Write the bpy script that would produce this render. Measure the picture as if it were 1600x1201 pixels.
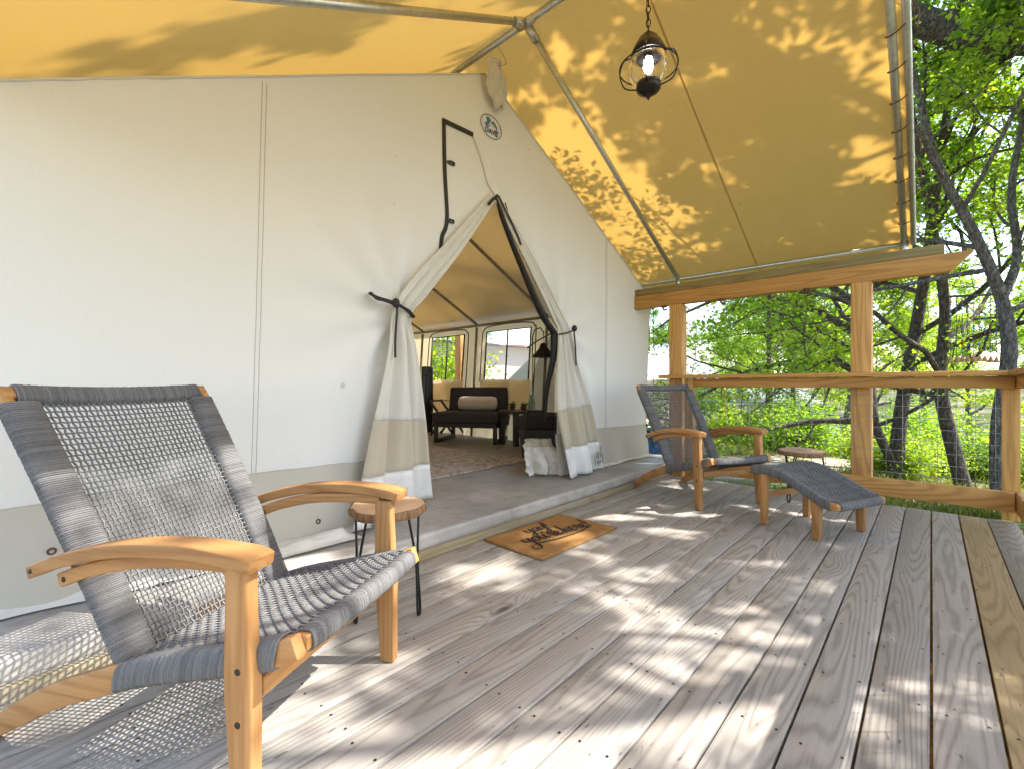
import bpy, bmesh, math, random
import numpy as np
from mathutils import Vector, Matrix

# ------------------------------------------------------------------ camera, sky, sun, exposure
scene = bpy.context.scene
for o in list(bpy.data.objects):
    bpy.data.objects.remove(o, do_unlink=True)
COL = scene.collection
R = math.radians

cam_d = bpy.data.cameras.new('camera')
cam_d.sensor_width = 36.0
cam_d.lens = 16.09
cam_d.clip_start = 0.02
cam_d.clip_end = 600
cam = bpy.data.objects.new('camera', cam_d)
COL.objects.link(cam)
cam.location = (0, 0, 0.96)
cam.rotation_euler = (R(90), 0, R(-47.5))
scene.camera = cam

SUN_AZ = (0.676, -0.737)
SUN_EL = R(47)
TO_SUN = Vector((SUN_AZ[0] * math.cos(SUN_EL), SUN_AZ[1] * math.cos(SUN_EL), math.sin(SUN_EL)))
world = bpy.data.worlds.new('World')
scene.world = world
world.use_nodes = True
wn = world.node_tree.nodes
bg = wn['Background']
sky = wn.new('ShaderNodeTexSky')
sky.sky_type = 'NISHITA'
sky.sun_disc = False
sky.sun_elevation = SUN_EL
sky.sun_rotation = math.atan2(SUN_AZ[0], SUN_AZ[1])
sky.air_density = 1.0
sky.dust_density = 1.0
sky.ozone_density = 1.0
wb = wn.new('ShaderNodeMix'); wb.data_type = 'RGBA'; wb.blend_type = 'MULTIPLY'   # camera white balance set for open shade
wb.inputs[0].default_value = 1.0
wb.inputs[7].default_value = (1.07, 1.0, 0.93, 1)
world.node_tree.links.new(sky.outputs['Color'], wb.inputs[6])
world.node_tree.links.new(wb.outputs[2], bg.inputs['Color'])
bg.inputs['Strength'].default_value = 0.15

sun_d = bpy.data.lights.new('sun', 'SUN')
sun_d.energy = 3.0
sun_d.angle = R(0.45)
sun_d.color = (1.0, 0.97, 0.92)
sun = bpy.data.objects.new('sun', sun_d)
COL.objects.link(sun)
sun.location = (8, -8, 12)
sun.rotation_euler = TO_SUN.to_track_quat('Z', 'Y').to_euler()

scene.view_settings.view_transform = 'Standard'
scene.view_settings.look = 'None'
scene.view_settings.gamma = 1
scene.view_settings.use_curve_mapping = False
scene.view_settings.exposure = 2.06
scene.cycles.use_adaptive_sampling = True
scene.cycles.adaptive_threshold = 0.02
scene.cycles.max_bounces = 6
scene.cycles.diffuse_bounces = 4
scene.cycles.glossy_bounces = 2
scene.cycles.transmission_bounces = 5
scene.cycles.transparent_max_bounces = 8

# ------------------------------------------------------------------ mesh helpers
class MB:
    """collects vertices and faces, then links them as ONE mesh object"""
    def __init__(s):
        s.v = []; s.q = []; s.t = []; s.ng = []; s.n = 0
    def add(s, verts, quads=None, tris=None, ngons=None):
        verts = np.asarray(verts, float).reshape(-1, 3)
        b = s.n
        s.v.append(verts); s.n += len(verts)
        if quads is not None and len(quads): s.q.append(np.asarray(quads, np.int64) + b)
        if tris is not None and len(tris): s.t.append(np.asarray(tris, np.int64) + b)
        if ngons:
            for g in ngons: s.ng.append([i + b for i in g])
        return b
    def box(s, c, size, rot=None):
        sx, sy, sz = [d / 2 for d in size]
        v = np.array([(-sx,-sy,-sz),(sx,-sy,-sz),(sx,sy,-sz),(-sx,sy,-sz),(-sx,-sy,sz),(sx,-sy,sz),(sx,sy,sz),(-sx,sy,sz)])
        if rot is not None: v = v @ np.array(rot.to_3x3() if hasattr(rot, 'to_3x3') else rot).T
        s.add(v + np.array(c), [(0,3,2,1),(4,5,6,7),(0,1,5,4),(1,2,6,5),(2,3,7,6),(3,0,4,7)])
        return s
    def bx(s, x0, x1, y0, y1, z0, z1):
        return s.box(((x0+x1)/2, (y0+y1)/2, (z0+z1)/2), (abs(x1-x0), abs(y1-y0), abs(z1-z0)))
    def loft(s, rings, closed=True, caps=True):
        """rings: list of equal-length point lists"""
        a = np.asarray(rings, float); m, k = a.shape[0], a.shape[1]
        i = np.arange(m-1)[:, None]; j = np.arange(k if closed else k-1)[None, :]
        j2 = (j+1) % k
        q = np.stack([i*k+j, i*k+j2, (i+1)*k+j2, (i+1)*k+j], -1).reshape(-1, 4)
        ng = []
        if caps and closed: ng = [list(range(k))[::-1], [(m-1)*k+x for x in range(k)]]
        s.add(a.reshape(-1, 3), q, None, ng)
        return s
    def tube(s, path, r, sides=6, caps=True, closed=False, flat=None):
        p = np.asarray(path, float); n = len(p)
        rr = np.full(n, r) if np.isscalar(r) else np.asarray(r, float)
        if closed:
            tg = np.roll(p, -1, 0) - np.roll(p, 1, 0)
        else:
            tg = np.gradient(p, axis=0)
        tg /= np.linalg.norm(tg, axis=1)[:, None] + 1e-12
        ref = np.array([0, 0, 1.0]) if np.abs(tg[:, 2]).mean() < 0.8 else np.array([0.0, 1, 0.1])
        if closed: ref = np.cross(p[n//4]-p[0], p[n//2]-p[0])
        a = np.cross(tg, ref); a /= np.linalg.norm(a, axis=1)[:, None] + 1e-12
        b = np.cross(tg, a)
        th = np.arange(sides) / sides * 2 * math.pi + math.pi / sides
        f1, f2 = flat if flat else (1, 1)
        ring = p[:, None, :] + rr[:, None, None] * (np.cos(th)[None, :, None] * a[:, None, :] * f1 + np.sin(th)[None, :, None] * b[:, None, :] * f2)
        i = np.arange(n if closed else n-1)[:, None]; j = np.arange(sides)[None, :]
        i2 = (i+1) % n; j2 = (j+1) % sides
        q = np.stack([i*sides+j, i*sides+j2, i2*sides+j2, i2*sides+j], -1).reshape(-1, 4)
        ng = [] if (closed or not caps) else [list(range(sides))[::-1], [(n-1)*sides+x for x in range(sides)]]
        s.add(ring.reshape(-1, 3), q, None, ng)
        return s
    def grid(s, P):
        a = np.asarray(P, float); m, k = a.shape[0], a.shape[1]
        i = np.arange(m-1)[:, None]; j = np.arange(k-1)[None, :]
        q = np.stack([i*k+j, i*k+j+1, (i+1)*k+j+1, (i+1)*k+j], -1).reshape(-1, 4)
        s.add(a.reshape(-1, 3), q)
        return s
    def plank(s, path, w, h, up=(0, 0, 1), side=None):
        """bar with a rectangular section swept along a path; w across, h along up. w,h scalars or lists"""
        p = np.asarray(path, float); n = len(p)
        w = np.full(n, w) if np.isscalar(w) else np.asarray(w, float)
        h = np.full(n, h) if np.isscalar(h) else np.asarray(h, float)
        tg = np.gradient(p, axis=0); tg /= np.linalg.norm(tg, axis=1)[:, None]
        if side is not None:
            a = np.tile(np.asarray(side, float), (n, 1))
        else:
            a = np.cross(tg, np.asarray(up, float)); a /= np.linalg.norm(a, axis=1)[:, None]
        b = np.cross(a, tg)
        c = 0.18
        rings = []
        for sx, sy in ((-1,-1+c),(-1,1-c),(-1+c,1),(1-c,1),(1,1-c),(1,-1+c),(1-c,-1),(-1+c,-1)):
            rings.append(p + a * (w/2*sx)[:, None] + b * (h/2*sy)[:, None])
        s.loft(np.stack(rings, 1))
        return s
    def lathe(s, prof, c=(0, 0, 0), seg=24, caps=True):
        th = np.arange(seg) / seg * 2 * math.pi
        rings = [[(c[0]+r*math.cos(t), c[1]+r*math.sin(t), c[2]+z) for t in th] for r, z in prof]
        return s.loft(rings, True, caps)
    def build(s, name, mat, parent=None, smooth=False, bevel=0, kind=None, label=None, loc=None, seg=2, solid=0):
        v = np.concatenate(s.v) if s.v else np.zeros((0, 3))
        q = np.concatenate(s.q) if s.q else np.zeros((0, 4), np.int64)
        t = np.concatenate(s.t) if s.t else np.zeros((0, 3), np.int64)
        ngl = np.array([i for g in s.ng for i in g], np.int64)
        ngs = np.array([len(g) for g in s.ng], np.int64)
        me = bpy.data.meshes.new(name)
        loops = np.concatenate([q.ravel(), t.ravel(), ngl])
        sizes = np.concatenate([np.full(len(q), 4), np.full(len(t), 3), ngs]).astype(np.int64)
        starts = np.concatenate([[0], np.cumsum(sizes)[:-1]]) if len(sizes) else np.zeros(0, np.int64)
        me.vertices.add(len(v)); me.vertices.foreach_set('co', v.astype(np.float32).ravel())
        me.loops.add(len(loops)); me.loops.foreach_set('vertex_index', loops.astype(np.int32))
        me.polygons.add(len(sizes)); me.polygons.foreach_set('loop_start', starts.astype(np.int32))
        me.polygons.foreach_set('loop_total', sizes.astype(np.int32))
        if smooth: me.polygons.foreach_set('use_smooth', np.ones(len(sizes), bool))
        me.update(calc_edges=True); me.validate()
        return place(name, me, mat, parent, bevel, kind, label, loc, seg, solid)

def place(name, me, mat, parent=None, bevel=0, kind=None, label=None, loc=None, seg=2, solid=0):
    o = bpy.data.objects.new(name, me)
    if mat is not None and not me.materials: me.materials.append(mat)
    COL.objects.link(o)
    if parent is not None: o.parent = parent
    if loc is not None: o.location = loc
    if solid:
        m = o.modifiers.new('thick', 'SOLIDIFY'); m.thickness = solid; m.offset = 0
    if bevel:
        m = o.modifiers.new('bevel', 'BEVEL'); m.width = bevel; m.segments = seg; m.limit_method = 'ANGLE'; m.angle_limit = R(40)
        m.harden_normals = False
    if kind: o['kind'] = kind
    if label: o['label'] = label
    return o

def thing(name, label, cat, loc=(0, 0, 0), rz=0, group=None):
    o = bpy.data.objects.new(name, None)
    COL.objects.link(o)
    o.location = loc; o.rotation_euler = (0, 0, rz)
    o.empty_display_size = 0.1
    o['label'] = label; o['category'] = cat
    if group: o['group'] = group
    return o

def tag(o, label, cat, group=None):
    o['label'] = label; o['category'] = cat
    if group: o['group'] = group
    return o

def copy_tree(o, parent=None):
    c = o.copy(); COL.objects.link(c)
    if parent is not None: c.parent = parent
    for ch in list(o.children): copy_tree(ch, c)
    return c

def bez(p0, p1, p2, n=12):
    t = np.linspace(0, 1, n)[:, None]
    p0, p1, p2 = map(lambda a: np.asarray(a, float), (p0, p1, p2))
    return (1-t)**2*p0 + 2*t*(1-t)*p1 + t*t*p2

def smooth_path(pts, n=8):
    """Catmull-Rom through points"""
    p = np.asarray(pts, float)
    P = np.vstack([2*p[0]-p[1], p, 2*p[-1]-p[-2]])
    out = []
    for i in range(1, len(P)-2):
        for t in np.linspace(0, 1, n, endpoint=False):
            a, b, c, d = P[i-1], P[i], P[i+1], P[i+2]
            out.append(0.5*((2*b)+(-a+c)*t+(2*a-5*b+4*c-d)*t*t+(-a+3*b-3*c+d)*t**3))
    out.append(p[-1])
    return np.array(out)

def sm(a, b, x):
    t = np.clip((x-a)/(b-a), 0, 1); return t*t*(3-2*t)

# smooth value noise for mesh shaping
_rs = np.random.RandomState(5)
_tab = _rs.rand(64, 64)
def vn(x, y):
    x = np.asarray(x, float); y = np.asarray(y, float)
    xi = np.floor(x).astype(int); yi = np.floor(y).astype(int)
    fx = x-xi; fy = y-yi
    fx = fx*fx*(3-2*fx); fy = fy*fy*(3-2*fy)
    g = lambda a, b: _tab[a % 64, b % 64]
    return (g(xi, yi)*(1-fx)+g(xi+1, yi)*fx)*(1-fy)+(g(xi, yi+1)*(1-fx)+g(xi+1, yi+1)*fx)*fy - 0.5

# ------------------------------------------------------------------ materials
class NT:
    def __init__(s, name):
        s.m = bpy.data.materials.new(name); s.m.use_nodes = True
        s.t = s.m.node_tree; s.t.nodes.clear()
        s.out = s.t.nodes.new('ShaderNodeOutputMaterial')
    def n(s, typ, ins=None, **props):
        nd = s.t.nodes.new(typ)
        for k, v in props.items(): setattr(nd, k, v)
        if ins:
            for k, v in ins.items(): s.set(nd, k, v)
        return nd
    def set(s, nd, k, v):
        sock = nd.inputs[k]
        if isinstance(v, bpy.types.NodeSocket): s.t.links.new(v, sock)
        elif isinstance(v, bpy.types.Node): s.t.links.new(v.outputs[0], sock)
        else:
            if sock.type == 'RGBA' and len(v) == 3: v = (*v, 1)
            sock.default_value = v
    def math(s, op, a, b=0.0, c=None, clamp=False):
        ins = {0: a, 1: b}
        if c is not None: ins[2] = c
        nd = s.n('ShaderNodeMath', ins, operation=op); nd.use_clamp = clamp
        return nd.outputs[0]
    def mix(s, f, a, b, mode='MIX'):
        nd = s.n('ShaderNodeMix', None, data_type='RGBA', blend_type=mode)
        s.set(nd, 0, f); s.set(nd, 6, a); s.set(nd, 7, b)
        return nd.outputs[2]
    def coords(s, kind='Object'):
        return s.n('ShaderNodeTexCoord').outputs[kind]
    def scale(s, v, sc, loc=(0, 0, 0)):
        return s.n('ShaderNodeMapping', {'Vector': v, 'Scale': sc, 'Location': loc}).outputs[0]
    def noise(s, v, sc, det=3, rough=0.5, dim='3D', out=0):
        return s.n('ShaderNodeTexNoise', {'Vector': v, 'Scale': sc, 'Detail': det, 'Roughness': rough}, noise_dimensions=dim).outputs[out]
    def ramp(s, f, *stops):
        nd = s.n('ShaderNodeValToRGB', {0: f})
        cr = nd.color_ramp
        while len(cr.elements) > 1: cr.elements.remove(cr.elements[-1])
        for i, (p, c) in enumerate(stops):
            c = (c, c, c) if np.isscalar(c) else c
            e = cr.elements[0] if i == 0 else cr.elements.new(p)
            e.position = p; e.color = (*c, 1)
        return nd.outputs[0]
    def rng(s, f, a, b, c=0.0, d=1.0):
        return s.n('ShaderNodeMapRange', {0: f, 1: a, 2: b, 3: c, 4: d}).outputs[0]
    def bump(s, h, st=0.3, dist=0.01):
        return s.n('ShaderNodeBump', {'Height': h, 'Strength': st, 'Distance': dist}).outputs[0]
    def pbr(s, col, rough=0.6, nrm=None, metal=0.0, spec=0.5, **kw):
        ins = {'Base Color': col, 'Roughness': rough, 'Metallic': metal, 'Specular IOR Level': spec}
        if nrm is not None: ins['Normal'] = nrm
        ins.update(kw)
        return s.n('ShaderNodeBsdfPrincipled', ins).outputs[0]
    def done(s, sh):
        s.t.links.new(sh, s.out.inputs['Surface']); return s.m

def rand_off(N, v, amt=40.0):
    r = N.n('ShaderNodeObjectInfo').outputs['Random']
    m = N.math('MULTIPLY', r, amt)
    cx = N.n('ShaderNodeCombineXYZ', {0: m, 1: N.math('MULTIPLY', m, 0.37), 2: N.math('MULTIPLY', m, 0.61)})
    return N.n('ShaderNodeVectorMath', {0: v, 1: cx.outputs[0]}, operation='ADD').outputs[0], r

def wood(name, light, dark, axis=0, rings=26.0, knot=True, rough=0.6, grey=None, contrast=0.55, bump=0.25, knot_sc=1.0, dents=False, fw=0.6):
    N = NT(name)
    v, rnd = rand_off(N, N.coords())
    sx = N.n('ShaderNodeSeparateXYZ', {0: v})
    ax = [sx.outputs[i] for i in range(3)]
    g = ax[axis]; a, b = [ax[i] for i in range(3) if i != axis]
    vv = N.n('ShaderNodeCombineXYZ', {0: g, 1: a, 2: b}).outputs[0]
    base = N.noise(N.scale(vv, (0.34, 5.2, 5.2)), 1.0, 1.5, 0.4)
    wob = N.noise(N.scale(vv, (3.0, 14, 14)), 1.0, 2)
    fld = N.math('ADD', base, N.math('MULTIPLY', wob, 0.035))
    if knot:
        vk = N.n('ShaderNodeTexVoronoi', {'Vector': N.scale(vv, (1.5*knot_sc, 5.0*knot_sc, 0.5)), 'Scale': 1.0, 'Randomness': 1.0}, feature='F1').outputs['Distance']
        kk = N.math('POWER', N.rng(vk, 0.0, 0.42, 1.0, 0.0), 2.5)
        fld = N.math('ADD', fld, N.math('MULTIPLY', kk, 0.22))
    w = N.math('SINE', N.math('MULTIPLY', fld, rings*6.283))
    ring = N.math('POWER', N.math('MULTIPLY_ADD', w, 0.5, 0.5), 2.2)
    fine = N.noise(N.scale(vv, (5, 170, 170)), 1.0, 2)
    fac = N.math('ADD', N.math('MULTIPLY', ring, contrast), N.math('MULTIPLY', N.math('SUBTRACT', fine, 0.5), fw), clamp=True)
    col = N.mix(fac, light, dark)
    tone = N.math('MULTIPLY_ADD', rnd, 0.36, 0.82)
    col = N.mix(1.0, col, N.n('ShaderNodeCombineColor', {0: tone, 1: tone, 2: tone}).outputs[0], 'MULTIPLY')
    if grey is not None:
        pn = N.noise(N.scale(vv, (1.1, 3.5, 3.5)), 1.3, 4, 0.6)
        col = N.mix(N.rng(pn, 0.35, 0.65, 0.0, 0.75), col, N.mix(fac, grey, tuple(c*0.55 for c in grey)))
    if knot:
        kd = N.rng(vk, 0.055, 0.115, 1.0, 0.0)
        col = N.mix(N.math('MULTIPLY', kd, 0.75), col, tuple(c*0.22 for c in dark))
    if dents:
        dn = N.noise(N.scale(vv, (9, 26, 26)), 2.0, 1)
        col = N.mix(N.rng(dn, 0.73, 0.78, 0.0, 0.6), col, (0.05, 0.04, 0.035))
    h = fine
    return N.done(N.pbr(col, N.math('MULTIPLY_ADD', fine, 0.25, rough-0.12), N.bump(h, bump, 0.003), spec=0.35))

def canvas(name, col, trans=0.35, tcol=None, stain=0.12, weave=900.0, wrinkle=0.35, stain_col=(0.30, 0.27, 0.22)):
    N = NT(name)
    v = N.coords()
    big = N.noise(v, 0.9, 4, 0.6)
    c = N.mix(N.rng(big, 0.30, 0.75, 0.0, stain), col, stain_col)
    spot = N.noise(N.scale(v, (1, 1, 1)), 9.0, 2, 0.5)
    c = N.mix(N.rng(spot, 0.745, 0.80, 0.0, 0.35), c, (0.20, 0.18, 0.15))
    wv = N.math('MULTIPLY', N.n('ShaderNodeTexNoise', {'Vector': N.scale(v, (260, 260, 40)), 'Scale': 1.0, 'Detail': 1}).outputs[0], 2.0)
    c = N.mix(N.rng(wv, 0.7, 1.3, 0.0, 0.035), c, tuple(x*0.6 for x in col))
    wr = N.noise(N.scale(v, (1.2, 1.2, 0.7)), 3.2, 2.5, 0.55)
    h = N.math('MULTIPLY', wr, 1.0*wrinkle)
    nb = N.bump(h, 0.45, 0.06)
    d = N.n('ShaderNodeBsdfDiffuse', {'Color': c, 'Roughness': 0.8, 'Normal': nb}).outputs[0]
    if trans > 0:
        tc = tcol if tcol else col
        tcc = N.mix(1.0, N.mix(N.rng(wv, 0.7, 1.3, 0.0, 0.25), (1, 1, 1), (0.7, 0.7, 0.7)), tc, 'MULTIPLY')
        t = N.n('ShaderNodeBsdfTranslucent', {'Color': tcc, 'Normal': nb}).outputs[0]
        d = N.n('ShaderNodeMixShader', {0: trans, 1: d, 2: t}).outputs[0]
    return N.done(d)

def plain(name, col, rough=0.5, metal=0.0, var=0.12, sc=18.0, bump=0.05, spec=0.5, rand=0.0, coat=0.0):
    N = NT(name)
    v, rnd = rand_off(N, N.coords(), 9.0)
    n = N.noise(v, sc, 4, 0.6)
    c = N.mix(N.rng(n, 0.3, 0.7, 0.0, 1.0), tuple(x*(1-var) for x in col), tuple(min(1, x*(1+var)) for x in col))
    if rand:
        tone = N.math('MULTIPLY_ADD', rnd, rand, 1-rand/2)
        c = N.mix(1.0, c, N.n('ShaderNodeCombineColor', {0: tone, 1: tone, 2: tone}).outputs[0], 'MULTIPLY')
    kw = {'Coat Weight': coat} if coat else {}
    return N.done(N.pbr(c, N.rng(n, 0.2, 0.8, max(0.05, rough-0.1), min(1, rough+0.1)), N.bump(n, bump, 0.004), metal, spec, **kw))

def rope_mat(name, col):
    N = NT(name)
    v = N.coords()
    n = N.noise(v, 420, 2, 0.6)
    n2 = N.noise(v, 14, 2)
    i = N.n('ShaderNodeNewGeometry').outputs['Random Per Island']
    f = N.math('ADD', N.math('MULTIPLY', n, 0.8), N.math('MULTIPLY', N.math('ADD', n2, i), 0.25))
    c = N.mix(N.rng(f, 0.35, 0.95), tuple(x*0.55 for x in col), tuple(x*1.55 for x in col))
    return N.done(N.pbr(c, 0.85, N.bump(n, 0.6, 0.002), spec=0.2))

def leaf_mat(name, c1, c2, c3, tr=0.5):
    N = NT(name)
    i = N.n('ShaderNodeNewGeometry').outputs['Random Per Island']
    v = N.coords()
    n = N.noise(v, 1.1, 2)
    f = N.math('ADD', N.math('MULTIPLY', i, 0.6), N.math('MULTIPLY', n, 0.5))
    c = N.ramp(f, (0.2, c1), (0.55, c2), (0.92, c3))
    d = N.pbr(c, 0.5, None, 0, 0.35)
    t = N.n('ShaderNodeBsdfTranslucent', {'Color': N.mix(1.0, c, (2.9, 2.5, 0.8), 'MULTIPLY')}).outputs[0]
    return N.done(N.n('ShaderNodeMixShader', {0: tr, 1: d, 2: t}).outputs[0])

def bark_mat(name, col):
    N = NT(name)
    v = N.coords()
    n = N.noise(N.scale(v, (14, 14, 3.5)), 1.6, 5, 0.65)
    w = N.noise(N.scale(v, (26, 26, 9)), 1.5, 4, 0.7)
    cr = N.rng(w, 0.38, 0.60)
    c = N.mix(cr, tuple(x*0.35 for x in col), N.mix(n, tuple(x*0.7 for x in col), tuple(x*1.5 for x in col)))
    h = N.math('ADD', N.math('MULTIPLY', cr, 0.7), N.math('MULTIPLY', n, 0.5))
    return N.done(N.pbr(c, 0.9, N.bump(h, 0.9, 0.03), spec=0.15))

def concrete_mat(name, col):
    N = NT(name)
    v = N.coords()
    n = N.noise(v, 2.2, 6, 0.65); n2 = N.noise(v, 60, 3, 0.6); n3 = N.noise(v, 7, 4, 0.7)
    c = N.mix(N.rng(n, 0.3, 0.7), tuple(x*0.62 for x in col), tuple(x*1.22 for x in col))
    c = N.mix(N.rng(n3, 0.5, 0.72, 0.0, 0.5), c, tuple(x*0.45 for x in col))
    c = N.mix(N.rng(n2, 0.6, 0.75, 0.0, 0.45), c, tuple(x*0.5 for x in col))
    pit = N.n('ShaderNodeTexVoronoi', {'Vector': v, 'Scale': 38.0}, feature='F1').outputs[0]
    h = N.math('ADD', N.rng(pit, 0.0, 0.3), N.math('MULTIPLY', n2, 0.6))
    return N.done(N.pbr(c, N.rng(n, 0.3, 0.7, 0.42, 0.7), N.bump(h, 0.22, 0.004), spec=0.45))

M = {}
M['deck'] = wood('deck_wood', (0.385, 0.338, 0.283), (0.155, 0.130, 0.106), 0, 30, True, 0.72, (0.35, 0.328, 0.295), 0.52, 0.35, 0.8, True)
M['deck_new'] = wood('deck_wood_new', (0.42, 0.31, 0.165), (0.21, 0.14, 0.07), 0, 30, True, 0.7, None, 0.46, 0.35, 0.8, True)
M['pine_x'] = wood('treated_pine_x', (0.62, 0.325, 0.092), (0.36, 0.155, 0.040), 0, 20, True, 0.62, None, 0.6, 0.2, 0.7)
M['pine_y'] = wood('treated_pine_y', (0.62, 0.325, 0.092), (0.36, 0.155, 0.040), 1, 20, True, 0.62, None, 0.6, 0.2, 0.7)
M['pine_z'] = wood('treated_pine_z', (0.62, 0.35, 0.11), (0.36, 0.165, 0.048), 2, 20, True, 0.62, None, 0.6, 0.2, 0.7)
M['olive_y'] = wood('old_treated_pine_y', (0.24, 0.185, 0.075), (0.14, 0.105, 0.04), 1, 13, True, 0.7, None, 0.5, 0.2, 0.7)
M['olive_x'] = wood('old_treated_pine_x', (0.36, 0.28, 0.15), (0.20, 0.15, 0.075), 0, 13, True, 0.75, (0.30, 0.26, 0.2), 0.5, 0.25, 0.7)
M['teak_y'] = wood('teak_y', (0.48, 0.245, 0.088), (0.31, 0.135, 0.042), 1, 20, False, 0.5, None, 0.6, 0.15, fw=1.0)
M['teak_z'] = wood('teak_z', (0.48, 0.245, 0.088), (0.31, 0.135, 0.042), 2, 20, False, 0.5, None, 0.6, 0.15, fw=1.0)
M['teak_x'] = wood('teak_x', (0.48, 0.245, 0.088), (0.31, 0.135, 0.042), 0, 20, False, 0.5, None, 0.6, 0.15, fw=1.0)
M['rope'] = rope_mat('grey_rope', (0.155, 0.150, 0.147))
M['fly'] = canvas('canopy_canvas', (0.46, 0.32, 0.14), 0.27, (0.88, 0.50, 0.105), 0.10, wrinkle=0.2, stain_col=(0.40, 0.30, 0.16))
M['wall'] = canvas('tent_wall_canvas', (0.80, 0.785, 0.745), 0.12, (0.8, 0.68, 0.48), 0.07, wrinkle=0.14)
M['curtain'] = canvas('curtain_canvas', (0.74, 0.70, 0.615), 0.15, None, 0.14, wrinkle=0.5)
M['band'] = canvas('hem_canvas', (0.60, 0.56, 0.475), 0.05, None, 0.25, wrinkle=0.5)
M['roof'] = canvas('tent_roof_canvas', (0.60, 0.50, 0.42), 0.50, (0.66, 0.72, 0.98), 0.06, wrinkle=0.2)
M['inwall'] = canvas('tent_side_canvas', (0.76, 0.63, 0.43), 0.50, (0.82, 0.66, 0.42), 0.06, wrinkle=0.3)
M['vinyl'] = plain('white_vinyl', (0.68, 0.66, 0.62), 0.45, 0, 0.1, 6, 0.25)
M['black'] = plain('black_webbing', (0.018, 0.016, 0.015), 0.7, 0, 0.3, 120, 0.3)
M['galv'] = plain('galvanised_pipe', (0.52, 0.53, 0.50), 0.38, 0.85, 0.15, 30, 0.05)
M['wire'] = plain('galvanised_wire', (0.34, 0.34, 0.34), 0.45, 0.6, 0.1, 60, 0.05)
M['iron'] = plain('black_iron', (0.012, 0.012, 0.013), 0.38, 0.3, 0.3, 40, 0.1)
M['bronze'] = plain('oiled_bronze', (0.022, 0.017, 0.014), 0.35, 0.6, 0.4, 25, 0.08)
M['screw'] = plain('dark_screw', (0.05, 0.045, 0.04), 0.5, 0.7, 0.2)
M['concrete'] = concrete_mat('concrete', (0.33, 0.305, 0.275))
M['concrete_face'] = concrete_mat('rough_concrete', (0.44, 0.40, 0.35))
M['charcoal'] = plain('charcoal_fabric', (0.052, 0.045, 0.048), 0.9, 0, 0.25, 220, 0.4, 0.2)
M['darkwood'] = plain('dark_stained_wood', (0.035, 0.024, 0.020), 0.45, 0, 0.3, 40, 0.15)
M['cream'] = plain('cream_linen', (0.62, 0.54, 0.46), 0.9, 0, 0.1, 200, 0.4, 0.2)
M['greycloth'] = plain('grey_cloth', (0.21, 0.205, 0.205), 0.9, 0, 0.12, 120, 0.3, 0.2)
M['blackgloss'] = plain('black_plastic', (0.008, 0.008, 0.009), 0.25, 0, 0.2)
M['cord'] = plain('brown_cord', (0.12, 0.055, 0.03), 0.85, 0, 0.2, 200, 0.3)
M['bark'] = bark_mat('bark', (0.17, 0.14, 0.115))
M['barkgrey'] = bark_mat('grey_bark', (0.25, 0.22, 0.195))
M['leaf'] = leaf_mat('leaf', (0.055, 0.12, 0.016), (0.11, 0.21, 0.026), (0.20, 0.31, 0.04), .55)
M['leaf2'] = leaf_mat('leaf_yellow', (0.08, 0.15, 0.018), (0.16, 0.26, 0.032), (0.28, 0.36, 0.05), .55)
M['leafdark'] = leaf_mat('leaf_dark', (0.035, 0.08, 0.014), (0.065, 0.135, 0.02), (0.11, 0.20, 0.03), 0.45)
M['blue'] = plain('blue_painted_plastic', (0.035, 0.085, 0.20), 0.5, 0, 0.1)

def glass_mat(name, tint=(1, 1, 1), seed=True):
    N = NT(name)
    nb = N.bump(N.noise(N.coords(), 110, 1), 0.35, 0.004) if seed else None
    ins = {'Base Color': tint, 'Roughness': 0.02, 'Transmission Weight': 1.0, 'IOR': 1.25}
    if nb is not None: ins['Normal'] = nb
    g = N.n('ShaderNodeBsdfPrincipled', ins).outputs[0]
    t = N.n('ShaderNodeBsdfTransparent').outputs[0]
    return N.done(N.n('ShaderNodeMixShader', {0: 0.55, 1: t, 2: g}).outputs[0])
M['glass'] = glass_mat('seeded_glass')
M['vase'] = glass_mat('aqua_glass', (0.55, 0.85, 0.82), False)
def sheer(name, op):
    N = NT(name)
    d = N.n('ShaderNodeBsdfDiffuse', {'Color': (0.012, 0.011, 0.011)}).outputs[0]
    t = N.n('ShaderNodeBsdfTransparent').outputs[0]
    return N.done(N.n('ShaderNodeMixShader', {0: op, 1: t, 2: d}).outputs[0])
M['mesh'] = sheer('black_insect_mesh', 0.55)
M['screen'] = sheer('window_mesh', 0.22)
def emit(name, col, st):
    N = NT(name)
    return N.done(N.n('ShaderNodeEmission', {'Color': col, 'Strength': st}).outputs[0])
M['bulb'] = emit('lit_bulb', (0.92, 0.95, 1.0), 14.0)
# ------------------------------------------------------------------ ground and river
def gz(x, y):
    x = np.asarray(x, float); y = np.asarray(y, float)
    d = 0.8*x - 0.6*y
    z = -0.55 - 2.9*sm(6, 26, d) + 6.5*sm(44, 85, d) + 0.9*sm(18, 60, np.hypot(x, y) - d) + 1.3*sm(9, 17, y-.2*x)
    z = z + 0.35*vn(x*0.12+3, y*0.12+7)*sm(8, 20, np.hypot(x, y)) + 0.06*vn(x*0.7, y*0.7)
    return z

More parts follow.
